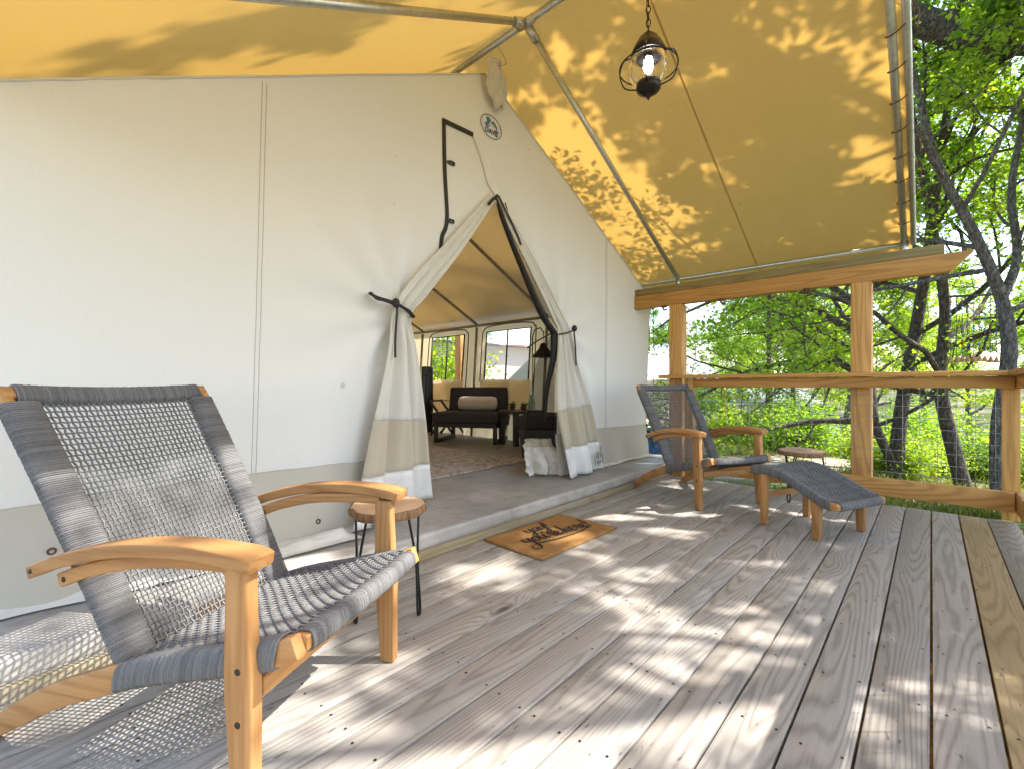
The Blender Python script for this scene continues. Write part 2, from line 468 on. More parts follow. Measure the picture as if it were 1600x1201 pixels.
def ground_mat():
    N = NT('ground_soil_grass')
    v = N.coords()
    n = N.noise(v, 0.35, 4, 0.6); n2 = N.noise(v, 6.0, 5, 0.7); n3 = N.noise(v, 40, 3, 0.7)
    g = N.mix(n2, (0.05, 0.085, 0.018), (0.13, 0.16, 0.045))
    s = N.mix(n3, (0.17, 0.135, 0.095), (0.36, 0.31, 0.24))
    c = N.mix(N.rng(n, 0.46, 0.58), g, s)
    c = N.mix(N.rng(n3, 0.35, 0.7, 0.0, 0.35), c, (0.09, 0.07, 0.04))
    return N.done(N.pbr(c, 0.95, N.bump(n3, 0.7, 0.03), spec=0.1))
M['ground'] = ground_mat()
def axis_pts(lo, hi, fine_lo, fine_hi, step):
    a = list(np.arange(fine_lo, fine_hi+1e-6, step))
    s = step; x = fine_hi
    while x < hi: s *= 1.25; x += s; a.append(x)
    s = step; x = fine_lo
    while x > lo: s *= 1.25; x -= s; a.insert(0, x)
    return np.array(a)
gx, gy = np.meshgrid(axis_pts(-220, 260, -6, 30, 0.5), axis_pts(-220, 240, -16, 20, 0.5), indexing='ij')
g = MB().grid(np.stack([gx, gy, gz(gx, gy)], -1)).build('ground', M['ground'], smooth=True, kind='structure')

def water_mat():
    N = NT('river_water')
    n = N.noise(N.scale(N.coords(), (1, 2.5, 1)), 2.2, 3)
    return N.done(N.pbr((0.03, 0.05, 0.045), 0.08, N.bump(n, 0.12, 0.05), spec=0.5))
M['water'] = water_mat()
ex = np.array([0.8, -0.6]); ey = np.array([0.6, 0.8])
wm = MB(); wm.add([(*(ex*19+ey*-90), -2.95), (*(ex*58+ey*-90), -2.95), (*(ex*58+ey*120), -2.95), (*(ex*19+ey*120), -2.95)], [(0, 1, 2, 3)])
wm.build('river', M['water'], kind='structure')

# pale dirt path between the two decks
def path_mat():
    N = NT('pale_dirt')
    v = N.coords(); n = N.noise(v, 30, 4, 0.7); n2 = N.noise(v, 2, 4)
    c = N.mix(N.rng(n, 0.3, 0.7), (0.30, 0.25, 0.19), (0.50, 0.44, 0.36))
    c = N.mix(N.rng(n2, 0.5, 0.7, 0, 0.6), c, (0.16, 0.14, 0.08))
    return N.done(N.pbr(c, 0.95, N.bump(n, 0.6, 0.02), spec=0.1))
M['path'] = path_mat()
pp = smooth_path([(6.5, 9.0), (7.2, 5.5), (8.5, 3.0), (11.5, 1.6), (16, 0.6), (24, 1.5)], 10)
tg = np.gradient(pp, axis=0); tg /= np.linalg.norm(tg, axis=1)[:, None]
nr = np.stack([-tg[:, 1], tg[:, 0]], 1)
rows = []
for k, o_ in enumerate(np.linspace(-1, 1, 9)):
    wv = 0.85 + 0.5*vn(np.arange(len(pp))*0.4, np.full(len(pp), k % 2*9.0))
    q = pp + nr*(o_*wv)[:, None]
    rows.append(np.stack([q[:, 0], q[:, 1], gz(q[:, 0], q[:, 1])+0.03-0.025*abs(o_)], -1))
MB().grid(rows).build('dirt_path', M['path'], smooth=True, kind='structure')

# ------------------------------------------------------------------ deck and slab
PITCH = 0.1465
deck = bpy.data.objects.new('deck', None); COL.objects.link(deck); deck['kind'] = 'structure'
rd = random.Random(3)
bm0 = MB().box((0, 0, 0), (6.35, PITCH-0.0075, 0.036)).build('deck_board', M['deck'], deck, bevel=0.0015)
screws = MB()
XD0, XD1 = -1.62, 4.73
for k in range(-3, 14):
    yc = (k+0.5)*PITCH
    o = bm0 if k == -3 else bm0.copy()
    if k != -3: COL.objects.link(o)
    if k == -2:
        o.data = bm0.data.copy(); o.data.materials.clear(); o.data.materials.append(M['deck_new'])
        o['label'] = 'newer yellowish deck board'
    o.parent = deck
    o.location = ((XD0+XD1)/2 + rd.uniform(-0.006, 0.006), yc, -0.018 + rd.uniform(-0.0015, 0.0012))
    o.rotation_euler = (rd.uniform(-0.006, 0.006), 0, rd.uniform(-0.0006, 0.0006))
    for xs in np.arange(-1.4, 4.75, 0.405):
        for dy in (-0.045, 0.043):
            th = np.arange(8)/8*2*math.pi
            c = (xs+rd.uniform(-.012, .012), yc+dy+rd.uniform(-.006, .006), 0.0012)
            screws.add([(c[0]+0.0042*math.cos(t), c[1]+0.0042*math.sin(t), c[2]) for t in th], ngons=[list(range(8))])
screws.build('screw_heads', M['screw'], deck, kind='stuff')
for xs in np.arange(-1.4, 4.75, 0.405):
    MB().bx(xs-0.019, xs+0.019, -0.46, 2.05, -0.19, -0.04).build('joist', M['pine_y'], deck)
MB().bx(4.66, 4.70, -0.46, 2.05, -0.24, -0.042).build('rim_board', M['olive_y'], deck, bevel=0.003)
MB().bx(-1.62, 4.65, -0.50, -0.462, -0.24, -0.042).build('rim_board', M['olive_x'], deck, bevel=0.003)
for xs in (0.2, 2.4, 4.6):
    MB().bx(xs-0.07, xs+0.07, -0.40, -0.26, -0.9, -0.195).build('pier', M['concrete'], deck)

slab_o = MB().bx(-1.8, 5.12, 2.09, 8.9, -0.75, 0.13).build('concrete_slab', M['concrete'], bevel=0.008, kind='structure')
X_, Z_ = np.meshgrid(np.arange(-1.7, 5.1, .02), np.linspace(.046, .124, 9), indexing='ij')
Y_ = 2.085-.006*np.clip(vn(X_*9, Z_*30), -.2, 1)-.006*np.clip(vn(X_*31, Z_*60), -.1, 1)
Y_[:, 0] = 2.092; Y_[:, -1] = 2.0925
MB().grid(np.stack([X_, Y_, Z_], -1)).build('slab_face', M['concrete_face'], slab_o)
MB().bx(-1.62, 4.86, 2.058, 2.088, -0.20, 0.045).build('ledger_board', M['olive_x'], slab_o, bevel=0.003)
MB().bx(4.92, 5.14, 2.06, 2.60, 0.131, 0.136).build('torn_vinyl_sheet', M['vinyl'], slab_o)

# ------------------------------------------------------------------ the safari tent
tent = thing('safari_tent', 'cream canvas wall tent with tied-back door curtains on a concrete slab', 'tent', (2.45, 2.5, 0.13))
TL = Vector((2.45, 2.5, 0.13))
def T(name, mb, mat, parent=None, **k):
    """build a tent part given in world coordinates"""
    off = np.array(TL)
    mb.v = [v - off for v in mb.v]
    return mb.build(name, mat, parent or tent, **k)

RX, RZ = 2.45, 3.33
def topz(x): return np.where(x > RX, RZ-0.487*(x-RX), RZ-0.510*(RX-x))
AP = (2.495, 2.384); LT = (1.66, 1.40); RT = (3.33, 1.42)
def edge_z(x):
    zl = LT[1] + (AP[1]-LT[1])*((x-LT[0])/(AP[0]-LT[0]))**1.12
    zr = RT[1] + (AP[1]-RT[1])*((RT[0]-x)/(RT[0]-AP[0]))**1.06
    return np.where(x < AP[0], zl, zr)
def wall_y(x, z):
    y = np.full(np.shape(x), 2.5)
    y = y + 0.018*vn(x*1.1, z*0.9) + 0.006*vn(x*3.1+5, z*1.8)
    for tx, tz, sgn in ((LT[0], LT[1], -1), (RT[0], RT[1], 1)):
        dx, dz = x-tx, z-tz
        r = np.hypot(dx, dz)+1e-6
        an = np.arctan2(dz, dx*sgn)
        y = y + 0.020*np.sin(an*11+0.7*np.sin(r*4))*np.exp(-((r-0.22)/0.42)**2)*sm(0.02, 0.2, r)*sm(-0.3, 0.25, dz+0.5)
        # long soft folds falling from the tie down along the wall
        fold = np.exp(-((dx*sgn-0.16-(-dz)*0.18)/0.055)**2)*sm(0.0, 0.35, -dz)
        fold2 = np.exp(-((dx*sgn-0.34-(-dz)*0.26)/0.09)**2)*sm(0.0, 0.5, -dz)
        y = y - 0.032*fold - 0.024*fold2
    # the fabric pulls outward along the opening
    ez = edge_z(np.clip(x, LT[0], RT[0]))
    d = np.where((x > LT[0]-0.05) & (x < RT[0]+0.05), z-ez, 9)
    y = y - 0.03*np.exp(-(d/0.10)**2) + 0.012*np.exp(-((d-0.2)/0.09)**2)
    # foot of the wall kicks out and ripples
    y = y - (0.05+0.02*np.sin(x*9+2*np.sin(x*3)))*sm(0.55, 0.13, z)
    # soft wrinkles along the gable edge on the left
    y = y + 0.004*np.sin((x*1.0+z*0.55)*34)*np.exp(-((topz(x)-z)/0.16)**2)*sm(1.2, 0.2, x)
    return y
def skew(x, z): return x - 0.15*sm(3.9, 5.2, x)*(1-np.clip((z-0.13)/1.85, 0, 1))
def wall_cols(xs, bot, top, rows, off=0.0):
    X = []
    for x in xs:
        zb, zt = bot(x), top(x)
        z = zb + (zt-zb)*np.linspace(0, 1, rows)
        xx = np.full(rows, x)
        X.append(np.stack([skew(xx, z), wall_y(xx, z)+off, z], -1))
    return X
fw = MB()
fl = lambda x: 0.14
fw.grid(wall_cols(np.arange(-0.32, LT[0]+1e-6, 0.03), fl, topz, 70))
fw.grid(wall_cols(np.linspace(LT[0], AP[0], 30), edge_z, topz, 50))
fw.grid(wall_cols(np.linspace(AP[0], RT[0], 30), edge_z, topz, 50))
fw.grid(wall_cols(np.linspace(RT[0], 5.20, 62), fl, topz, 70))
wall_o = T('front_wall', fw, M['wall'], smooth=True)
for xa, xb in ((-0.32, LT[0]+0.03), (RT[0]-0.03, 5.2)):
    b = MB().grid(wall_cols(np.linspace(xa, xb, 70), fl, lambda x: 0.505+0.012*math.sin(x*2.1), 16, -0.004))
    T('hem_band', b, M['band'], smooth=True)
    e = MB()
    pts = [(skew(np.array(x), np.array(.5)), float(wall_y(np.array(x), np.array(0.505)))-0.005, 0.505+0.012*math.sin(x*2.1)) for x in np.linspace(xa, xb, 60)]
    e.tube(pts, 0.0022, 5); T('hem_seam', e, M['band'], smooth=True)
# double seams
M['seam'] = plain('seam_thread', (0.42, 0.39, 0.34), 0.9)
for x0 in (0.80, 4.17):
    s_ = MB()
    for dx in (0, 0.021):
        zz = np.linspace(0.14, float(topz(np.array(x0+.03)))-0.01, 60)
        xx = x0 + dx + 0.055*(zz-0.4)/2.1 if x0 < 2 else np.full(60, x0+dx)
        s_.tube(np.stack([skew(xx, zz), wall_y(xx, zz)-0.0015, zz], -1), 0.0014, 4)
    T('wall_seam', s_, M['seam'], smooth=True)
# gable edge binding
for xs in (np.linspace(-0.32, 2.42, 40), np.linspace(2.48, 5.2, 40)):
    zz = topz(xs)
    T('gable_edge', MB().tube(np.stack([xs, wall_y(xs, zz)-0.004, zz], -1), 0.006, 6), M['curtain'], smooth=True)

# vinyl sod cloth lying on the slab at the foot of the wall
def ground_flap(xa, xb, y0, wdt, seed):
    P = []
    for x in np.linspace(xa, xb, 50):
        row = []
        for t in np.linspace(0, 1, 8):
            y = y0 - t*(wdt+0.10*vn(x*2.3+seed, 1.0))
            z = 0.137 + 0.035*(1-t)*0.6 + 0.03*max(0, float(vn(x*5+seed, t*3)))+0.002
            row.append((x, y, z))
        P.append(row)
    return MB().grid(P)
T('sod_cloth', ground_flap(-0.32, 1.40, 2.46, 0.10, 1), M['vinyl'], smooth=True)
T('sod_cloth', ground_flap(3.95, 5.03, 2.44, 0.07, 9), M['curtain'], smooth=True)
P = []
for x in np.linspace(.80, 1.27, 40):
    row = []
    for t in np.linspace(0, 1, 16):
        y = 2.42-.17*t+.03*float(vn(x*7, t*2)); bulge = math.sin(math.pi*min(1, t*1.15))
        row.append((x, y, .139+.045*bulge*(.5+.9*float(vn(x*6+3, t*3))+.5*float(vn(x*15, t*7+2)))*sm(.80, .88, x)*sm(1.27, 1.2, x)+.004))
    P.append(row)
T('crumpled_vinyl', MB().grid(P), M['vinyl'], smooth=True)
# grommets
for gx_, gz_ in ((0.10, .33), (1.12, .22)):
    yy = float(wall_y(np.array(gx_), np.array(gz_)))-0.006
    th = np.linspace(0, 2*math.pi, 14, endpoint=False)
    T('grommet', MB().tube([(gx_+.011*math.cos(t), yy, gz_+.011*math.sin(t)) for t in th], .004, 6, closed=True), M['cord'], smooth=True)

# curtains
M['band2'] = canvas('curtain_band_canvas', (0.56, 0.49, 0.365), 0.08, None, 0.2, wrinkle=0.5)
def curtain_sections(keys, n, K, pleats, ph):
    """keys: list of (A, B, amp); smooth interpolation, pleated between A and B"""
    A = smooth_path([k[0] for k in keys], n); B = smooth_path([k[1] for k in keys], n)
    am = np.interp(np.linspace(0, len(keys)-1, len(A)), range(len(keys)), [k[2] for k in keys])
    s = np.linspace(0, 1, K)
    out = []
    for i in range(len(A)):
        d = B[i]-A[i]
        nrm = np.array([d[1], -d[0], 0]); L = np.linalg.norm(nrm)
        nrm = nrm/L if L > 1e-4 else np.array([0, -1, 0])
        if nrm[1] > 0: nrm = -nrm
        w = np.sin(2*math.pi*pleats*s+ph+0.6*math.sin(i*0.12)) + 0.4*np.sin(2*math.pi*pleats*2.3*s+1.1*ph)
        bul = np.sin(math.pi*s)*0.6
        out.append(A[i][None]+d[None]*s[:, None] + nrm[None]*(am[i]*(w*0.7+bul))[:, None])
    return np.array(out)
def curtain(keys, cuts, ph, pleats=2.2):
    S = curtain_sections(keys, 16, 41, pleats, ph)
    z = S[:, :, 2].mean(1)
    i1 = int(np.argmax(z < cuts[0])); i2 = int(np.argmax(z < cuts[1]))
    c = T('door_curtain', MB().grid(S[:i1+1]), M['curtain'], smooth=True, solid=0.004)
    T('curtain_band', MB().grid(S[i1:i2+1]), M['band2'], smooth=True, solid=0.005)
    T('curtain_skirt', MB().grid(S[i2:]), M['vinyl'], smooth=True, solid=0.004)
    for i in (i1, i2):
        sp = S[i].copy(); sp[:, 1] -= 0.004
        T('curtain_seam', MB().tube(sp, 0.0028, 5), M['band'], smooth=True)
curtain([((2.46, 2.47, 2.42), (2.50, 2.465, 2.365), .003), ((2.06, 2.455, 1.99), (2.14, 2.45, 1.90), .012), ((1.72, 2.445, 1.63), (1.83, 2.445, 1.54), .02),
         ((1.57, 2.43, 1.405), (1.705, 2.45, 1.385), .022), ((1.51, 2.41, 1.16), (1.765, 2.47, 1.14), .03), ((1.39, 2.36, .76), (1.88, 2.56, .72), .04), ((1.24, 2.30, .175), (2.03, 2.69, .145), .05)], (0.755, 0.44), 0.4)
curtain([((2.54, 2.47, 2.42), (2.50, 2.465, 2.365), .003), ((2.99, 2.455, 1.97), (2.89, 2.45, 1.91), .012), ((3.30, 2.445, 1.60), (3.18, 2.445, 1.54), .02),
         ((3.42, 2.43, 1.44), (3.27, 2.45, 1.41), .02), ((3.52, 2.41, 1.12), (3.28, 2.46, 1.10), .03), ((3.68, 2.38, .74), (3.235, 2.43, .70), .035), ((3.83, 2.36, .16), (3.29, 2.35, .145), .045)], (0.775, 0.44), 1.9)
# bunched inner hem beside the right curtain
S = curtain_sections([((3.22, 2.79, .46), (3.42, 2.63, .46), .02), ((3.19, 2.79, .38), (3.43, 2.61, .38), .035), ((3.10, 2.72, .27), (3.47, 2.54, .28), .065), ((3.14, 2.70, .145), (3.44, 2.56, .15), .05)], 12, 49, 2.6, 1.3)
cr_ = np.stack([vn(S[:, :, 0]*22, S[:, :, 2]*22), vn(S[:, :, 0]*17+9, S[:, :, 2]*25+3), vn(S[:, :, 0]*20+5, S[:, :, 2]*20+7)], -1)
S = S+cr_*np.array([.03, .06, .02])
T('bunched_band', MB().grid(S[:13]), M['band2'], smooth=True, solid=.004)
T('bunched_hem', MB().grid(S[12:]), M['curtain'], smooth=True, solid=.004)
# insect mesh
def mesh_sheet(keys, ph, pl):
    return MB().grid(curtain_sections(keys, 12, 30, pl, ph))
T('insect_mesh', mesh_sheet([((1.71, 2.52, 1.42), (1.745, 2.54, 1.42), .006), ((1.76, 2.57, 1.05), (1.87, 2.63, 1.05), .012), ((1.87, 2.66, .66), (2.02, 2.72, .60), .02)], 0.3, 1.6), M['mesh'], smooth=True)
T('insect_mesh', mesh_sheet([((3.23, 2.49, 1.42), (3.31, 2.49, 1.42), .01), ((3.17, 2.66, 1.05), (3.38, 2.56, 1.05), .03), ((3.19, 2.79, .46), (3.42, 2.60, .46), .04)], 0.9, 2.3), M['mesh'], smooth=True)
rl = smooth_path([(2.50, 2.46, 2.39), (2.62, 2.465, 2.19), (2.86, 2.475, 1.86), (3.08, 2.485, 1.58), (3.27, 2.49, 1.42)], 8)
T('rolled_screen', MB().tube(rl, np.interp(np.linspace(0, 1, len(rl)), [0, .15, .5, 1], [.010, .022, .030, .036]), 9, flat=(1, .6)), M['black'], smooth=True)
rl = smooth_path([(3.28, 2.49, 1.42), (3.30, 2.52, 1.2), (3.31, 2.60, .9), (3.33, 2.64, .62)], 8)
T('rolled_screen', MB().tube(rl, np.interp(np.linspace(0, 1, len(rl)), [0, .3, 1], [.034, .03, .012]), 9), M['black'], smooth=True)
# webbing: black strips on the wall
def ribbon(pts, w, off=0.006, n=8, thick=0.003):
    p = smooth_path(pts, n) if n else np.array(pts, float)
    x, z = p[:, 0], p[:, 1]
    tg = np.gradient(p, axis=0); tg /= np.linalg.norm(tg, axis=1)[:, None]
    nr = np.stack([-tg[:, 1], tg[:, 0]], 1)
    A = p+nr*w/2; B = p-nr*w/2
    rings = []
    for q, o_ in ((A, 0), (A, thick), (B, thick), (B, 0)):
        rings.append(np.stack([q[:, 0], wall_y(p[:, 0], p[:, 1])-off-o_, q[:, 1]], -1))
    return MB().loft(np.stack(rings, 1))
T('black_trim', ribbon([(2.295, 2.797), (2.02, 2.785)], .034, n=8), M['black'])
T('black_trim', ribbon([(2.02, 2.80), (2.025, 2.45), (2.045, 2.10), (2.005, 1.98), (1.985, 1.86), (1.995, 1.80), (1.93, 1.70)], .030, n=8), M['black'])
for bx_, bz_ in ((2.085, 2.51), (2.085, 2.105)):
    T('buckle', MB().box((bx_, float(wall_y(np.array(bx_), np.array(bz_)))-.014, bz_), (.045, .014, .028)).box((bx_-.03, float(wall_y(np.array(bx_), np.array(bz_)))-.012, bz_), (.02, .01, .018)), M['blackgloss'], bevel=.003)
T('black_trim', ribbon([(2.50, 2.40), (2.44, 2.345), (2.40, 2.30)], .022, n=8, off=0.03), M['black'])
T('black_trim', ribbon([(2.51, 2.40), (2.60, 2.30), (2.70, 2.20), (2.77, 2.08)], .020, n=8, off=0.028), M['black'])
T('black_trim', ribbon([(2.64, 2.40), (2.665, 2.34), (2.67, 2.27)], .010, n=8, off=0.012), M['black'])
# overlapping door flap edge above the apex
fe = smooth_path([(2.295, 2.79), (2.36, 2.68), (2.44, 2.53), (2.495, 2.40)], 8)
T('flap_edge', ribbon([(2.295, 2.79), (2.36, 2.68), (2.44, 2.53), (2.495, 2.40)], .020, off=0.004, thick=.012), M['wall'], smooth=True)
# ties
def tie(pts, r=0.010): return MB().tube(smooth_path(pts, 8), r, 7, flat=(1, .55))
T('tie_strap', tie([(1.43, 2.46, 1.50), (1.47, 2.43, 1.475), (1.55, 2.40, 1.455), (1.64, 2.385, 1.42), (1.715, 2.42, 1.385)], .016), M['black'], smooth=True)
T('tie_strap', tie([(1.43, 2.44, 1.50), (1.445, 2.41, 1.465), (1.50, 2.40, 1.455), (1.56, 2.39, 1.44)], .012), M['black'], smooth=True)
T('tie_strap', tie([(1.575, 2.385, 1.45), (1.565, 2.38, 1.35), (1.56, 2.385, 1.22), (1.56, 2.385, 1.12)], .008), M['black'], smooth=True)
T('tie_knot', MB().lathe([(.004, -.03), (.02, -.02), (.024, 0), (.018, .022), (.003, .03)], (1.565, 2.385, 1.45), 10), M['black'], smooth=True)
T('tie_strap', tie([(3.26, 2.42, 1.40), (3.34, 2.385, 1.42), (3.43, 2.39, 1.45), (3.50, 2.43, 1.48)], .012), M['black'], smooth=True)
T('tie_strap', tie([(3.43, 2.385, 1.45), (3.44, 2.375, 1.3), (3.46, 2.38, 1.13)], .010), M['black'], smooth=True)
T('tie_knot', MB().lathe([(.004, -.03), (.02, -.02), (.028, 0), (.018, .022), (.003, .03)], (3.44, 2.385, 1.465), 10), M['black'], smooth=True)
T('tie_strap', tie([(3.06, 2.62, 1.28), (3.14, 2.58, 1.34), (3.24, 2.5, 1.41)], .012), M['black'], smooth=True)
# crumpled canvas sock over the ridge end
S = []
for t in np.linspace(0, 1, 16):
    hw = np.interp(t, [0, .15, .5, .8, 1], [.06, .085, .115, .085, .03]); zz = 3.42-0.36*t
    S.append([(2.475+0.04*t+hw*u+0.016*float(vn(t*6, u*3+5)), 2.455-0.05*(1-u*u)-0.05*float(vn(t*7+2, u*4+9))-0.02*float(vn(t*15, u*9)), zz+0.02*float(vn(u*4, t*3))) for u in np.linspace(-1, 1, 22)])
T('ridge_sock', MB().grid(S), M['curtain'], smooth=True, solid=.004)
# logo patch
lc = (2.488, 2.938)
def on_wall(x, z, off): return (x, float(wall_y(np.array(x), np.array(z)))-off, z)
pt = MB()
th = np.linspace(0, 2*math.pi, 40, endpoint=False)
pt.add([on_wall(lc[0]+.118*math.cos(t), lc[1]+.092*math.sin(t), .004) for t in th], ngons=[list(range(40))])
patch = T('logo_patch', pt, plain('patch_white', (0.66, 0.64, 0.60), .8))
M['navy'] = plain('navy_ink', (0.03, 0.07, 0.15), .8)
M['inkblue'] = plain('blue_ink', (0.06, 0.16, 0.30), .8)
T('logo_ring', MB().tube([on_wall(lc[0]+.112*math.cos(t), lc[1]+.086*math.sin(t), .005) for t in th], .003, 5, closed=True), M['navy'], patch)
lg = MB()
for poly in ([(-.075, -.005), (-.045, .03), (-.06, .05), (-.03, .068), (.0, .05), (-.012, .03), (-.028, .01), (-.03, -.008)],
             [(-.005, .034), (.02, .052), (.05, .04), (.066, .012), (.06, -.012), (.048, .008), (.036, .026), (.016, .032)],
             [(.03, -.012), (.052, -.008), (.086, -.014), (.086, -.02), (.03, -.02)]):
    lg.add([on_wall(lc[0]+a, lc[1]+b, .0056) for a, b in poly], ngons=[list(range(len(poly)))])
T('logo_picture', lg, M['inkblue'], patch)
lo = MB()
lo.tube([on_wall(lc[0]+a, lc[1]+b, .0058) for a, b in smooth_path([(-.07, .0), (-.03, -.012), (0, .03), (.03, .014), (.05, .016), (.06, -.016)], 6)], .0022, 5)
T('logo_outline', lo, M['navy'], patch)

def text_mesh(txt, size, name, mat, parent, loc, rot, extrude=0.0, bold=0.0):
    cu = bpy.data.curves.new(name, 'FONT'); cu.body = txt; cu.size = size; cu.align_x = 'CENTER'; cu.align_y = 'CENTER'
    cu.extrude = extrude; cu.offset = bold
    tmp = bpy.data.objects.new('tmp', cu); COL.objects.link(tmp)
    dg = bpy.context.evaluated_depsgraph_get()
    me = bpy.data.meshes.new_from_object(tmp.evaluated_get(dg))
    bpy.data.objects.remove(tmp, do_unlink=True)
    me.materials.clear(); me.materials.append(mat)
    o = place(name, me, mat, parent); o.location = loc; o.rotation_euler = rot
    return o
pl = on_wall(lc[0], lc[1]-.042, .008)
text_mesh('DAVIS', .052, 'logo_lettering', M['navy'], patch, Vector(pl)-TL, (R(90), 0, 0), 0.0006, 0.001)
# stencilled mark on the right curtain skirt
st = MB()
for i, (a, b, w_, h_) in enumerate(((3.70, .30, .05, .06), (3.755, .33, .02, .09), (3.72, .235, .07, .03), (3.66, .24, .015, .05), (3.785, .27, .018, .08))):
    st.box((a, 2.302, b), (w_, .002, h_))
    st.box((a+.004, 2.302, b-.015-h_*.4), (w_*.7, .002, .008))
T('stencil_mark', st, plain('faded_ink', (0.26, 0.24, 0.21), .9))

# side walls, rear wall, roof
WIN = [(4.36, 5.29, 1.03, 1.80), (5.83, 6.70, 1.03, 1.80)]
def side_x(z): return 5.05+0.15*np.clip((z-.13)/1.85, 0, 1)
ys = np.unique(np.concatenate([np.linspace(2.5, 8.6, 70)] + [[w[0], w[1]] for w in WIN])); zs = np.unique(np.concatenate([np.linspace(.135, 1.985, 24), [1.03, 1.80]]))
YY, ZZ = np.meshgrid(ys, zs, indexing='ij')
XX = side_x(ZZ)+0.012*vn(YY*2, ZZ*2)
sw = MB(); quads = []
k_ = len(zs)
for i in range(len(ys)-1):
    for j in range(k_-1):
        yc, zc = (ys[i]+ys[i+1])/2, (zs[j]+zs[j+1])/2
        if any(w[0] < yc < w[1] and w[2] < zc < w[3] for w in WIN): continue
        quads.append((i*k_+j, i*k_+j+1, (i+1)*k_+j+1, (i+1)*k_+j))
sw.add(np.stack([XX, YY, ZZ], -1).reshape(-1, 3), quads)
side_o = T('side_wall', sw, M['inwall'], smooth=True)
for (ya, yb, za, zb) in WIN:
    wx = lambda z: float(side_x(np.array(z)))-0.012
    fr = MB()
    for p0, p1 in (((ya, za), (ya, zb)), ((yb, za), (yb, zb)), ((ya, zb), (yb, zb)), (((ya+yb)/2, za), ((ya+yb)/2, zb))):
        fr.tube([(wx(p0[1]), *p0), (wx((p0[1]+p1[1])/2), (p0[0]+p1[0])/2, (p0[1]+p1[1])/2), (wx(p1[1]), *p1)], .016, 6, flat=(1, .5))
    win = T('window', fr, M['black'])
    wk = MB(); wk.add([(wx(za)+.01, ya, za), (wx(za)+.01, yb, za), (wx(zb)+.01, yb, zb), (wx(zb)+.01, ya, zb)], [(0, 1, 2, 3)])
    T('window_mesh', wk, M['screen'], win)
    zp = [(ya-.10, .62), (ya-.10, 1.70), (ya-.07, 1.82), (ya+.03, 1.88), ((ya+yb)/2, 1.90), (yb-.03, 1.88), (yb+.07, 1.82), (yb+.10, 1.70), (yb+.10, 1.0)]
    zpth = smooth_path(zp, 6)
    T('window_zipper', MB().tube([(wx(z)+.002, y, z) for y, z in zpth], .009, 5), M['black'], win)
    P = [[(wx(z)-.02-.012*math.sin(math.pi*(y-ya)/(yb-ya))*(1.03-z), y, z) for z in np.linspace(1.035, .50, 10)] for y in np.linspace(ya-.06, yb+.06, 14)]
    T('window_flap', MB().grid(P), M['inwall'], win, smooth=True)
T('side_wall', MB().grid([[(-0.22-.08*(z-.13)/1.85, y, z) for z in np.linspace(.135, 1.93, 10)] for y in np.linspace(2.5, 8.6, 30)]), M['inwall'], smooth=True)
rw = MB(); rw.grid([[(x, 8.6, z) for z in np.linspace(.135, float(topz(np.array(x))), 12)] for x in np.linspace(-.3, 5.1, 40)])
T('rear_wall', rw, M['inwall'], smooth=True)
def slope(xa, xb, f, y0, y1, nx=20, ny=60, sag=0.02, bays=()):
    P = []
    for x in np.linspace(xa, xb, nx):
        row = []
        for y in np.linspace(y0, y1, ny):
            s_ = sag*math.sin(math.pi*(x-xa)/(xb-xa))*abs(math.sin(math.pi*(y-bays[0])/bays[1])) if bays else 0
            row.append((x, y, f(x)-s_+0.012*float(vn(x*1.5, y*1.2))))
        P.append(row)
    return P
tz = lambda x: float(topz(np.array(x)))
T('tent_roof', MB().grid(slope(2.45, 5.24, lambda x: tz(x)+0.012, 2.53, 8.7, bays=(2.55, 1.45))), M['roof'], smooth=True)
T('tent_roof', MB().grid(slope(-.36, 2.45, lambda x: tz(x)+0.012, 2.53, 8.7, bays=(2.55, 1.45))), M['roof'], smooth=True)
M['pole_in'] = plain('grey_pipe', (0.30, 0.27, 0.23), .45, .5)
for y in (4.0, 5.45, 6.9, 8.35):
    T('tent_pole', MB().tube([(4.98, y, .14), (5.10, y, 1.88)], .021, 8), M['pole_in'], smooth=True)
    T('tent_rafter', MB().tube([(5.10, y, 1.93), (2.47, y, 3.24)], .021, 8), M['pole_in'], smooth=True)
    T('tent_rafter', MB().tube([(-.16, y, 1.90), (2.43, y, 3.24)], .021, 8), M['pole_in'], smooth=True)
T('eave_pole', MB().tube([(5.105, 2.6, 1.91), (5.105, 8.5, 1.91)], .021, 8), M['pole_in'], smooth=True)
T('tent_ridge_pole', MB().tube([(2.45, 2.62, 3.24), (2.45, 8.5, 3.24)], .023, 8), M['pole_in'], smooth=True)
# guy cord beside the corner
T('guy_cord', MB().tube([(5.19, 2.46, 1.95), (5.17, 2.44, 1.2), (5.15, 2.46, .15)], .003, 5), M['black'])

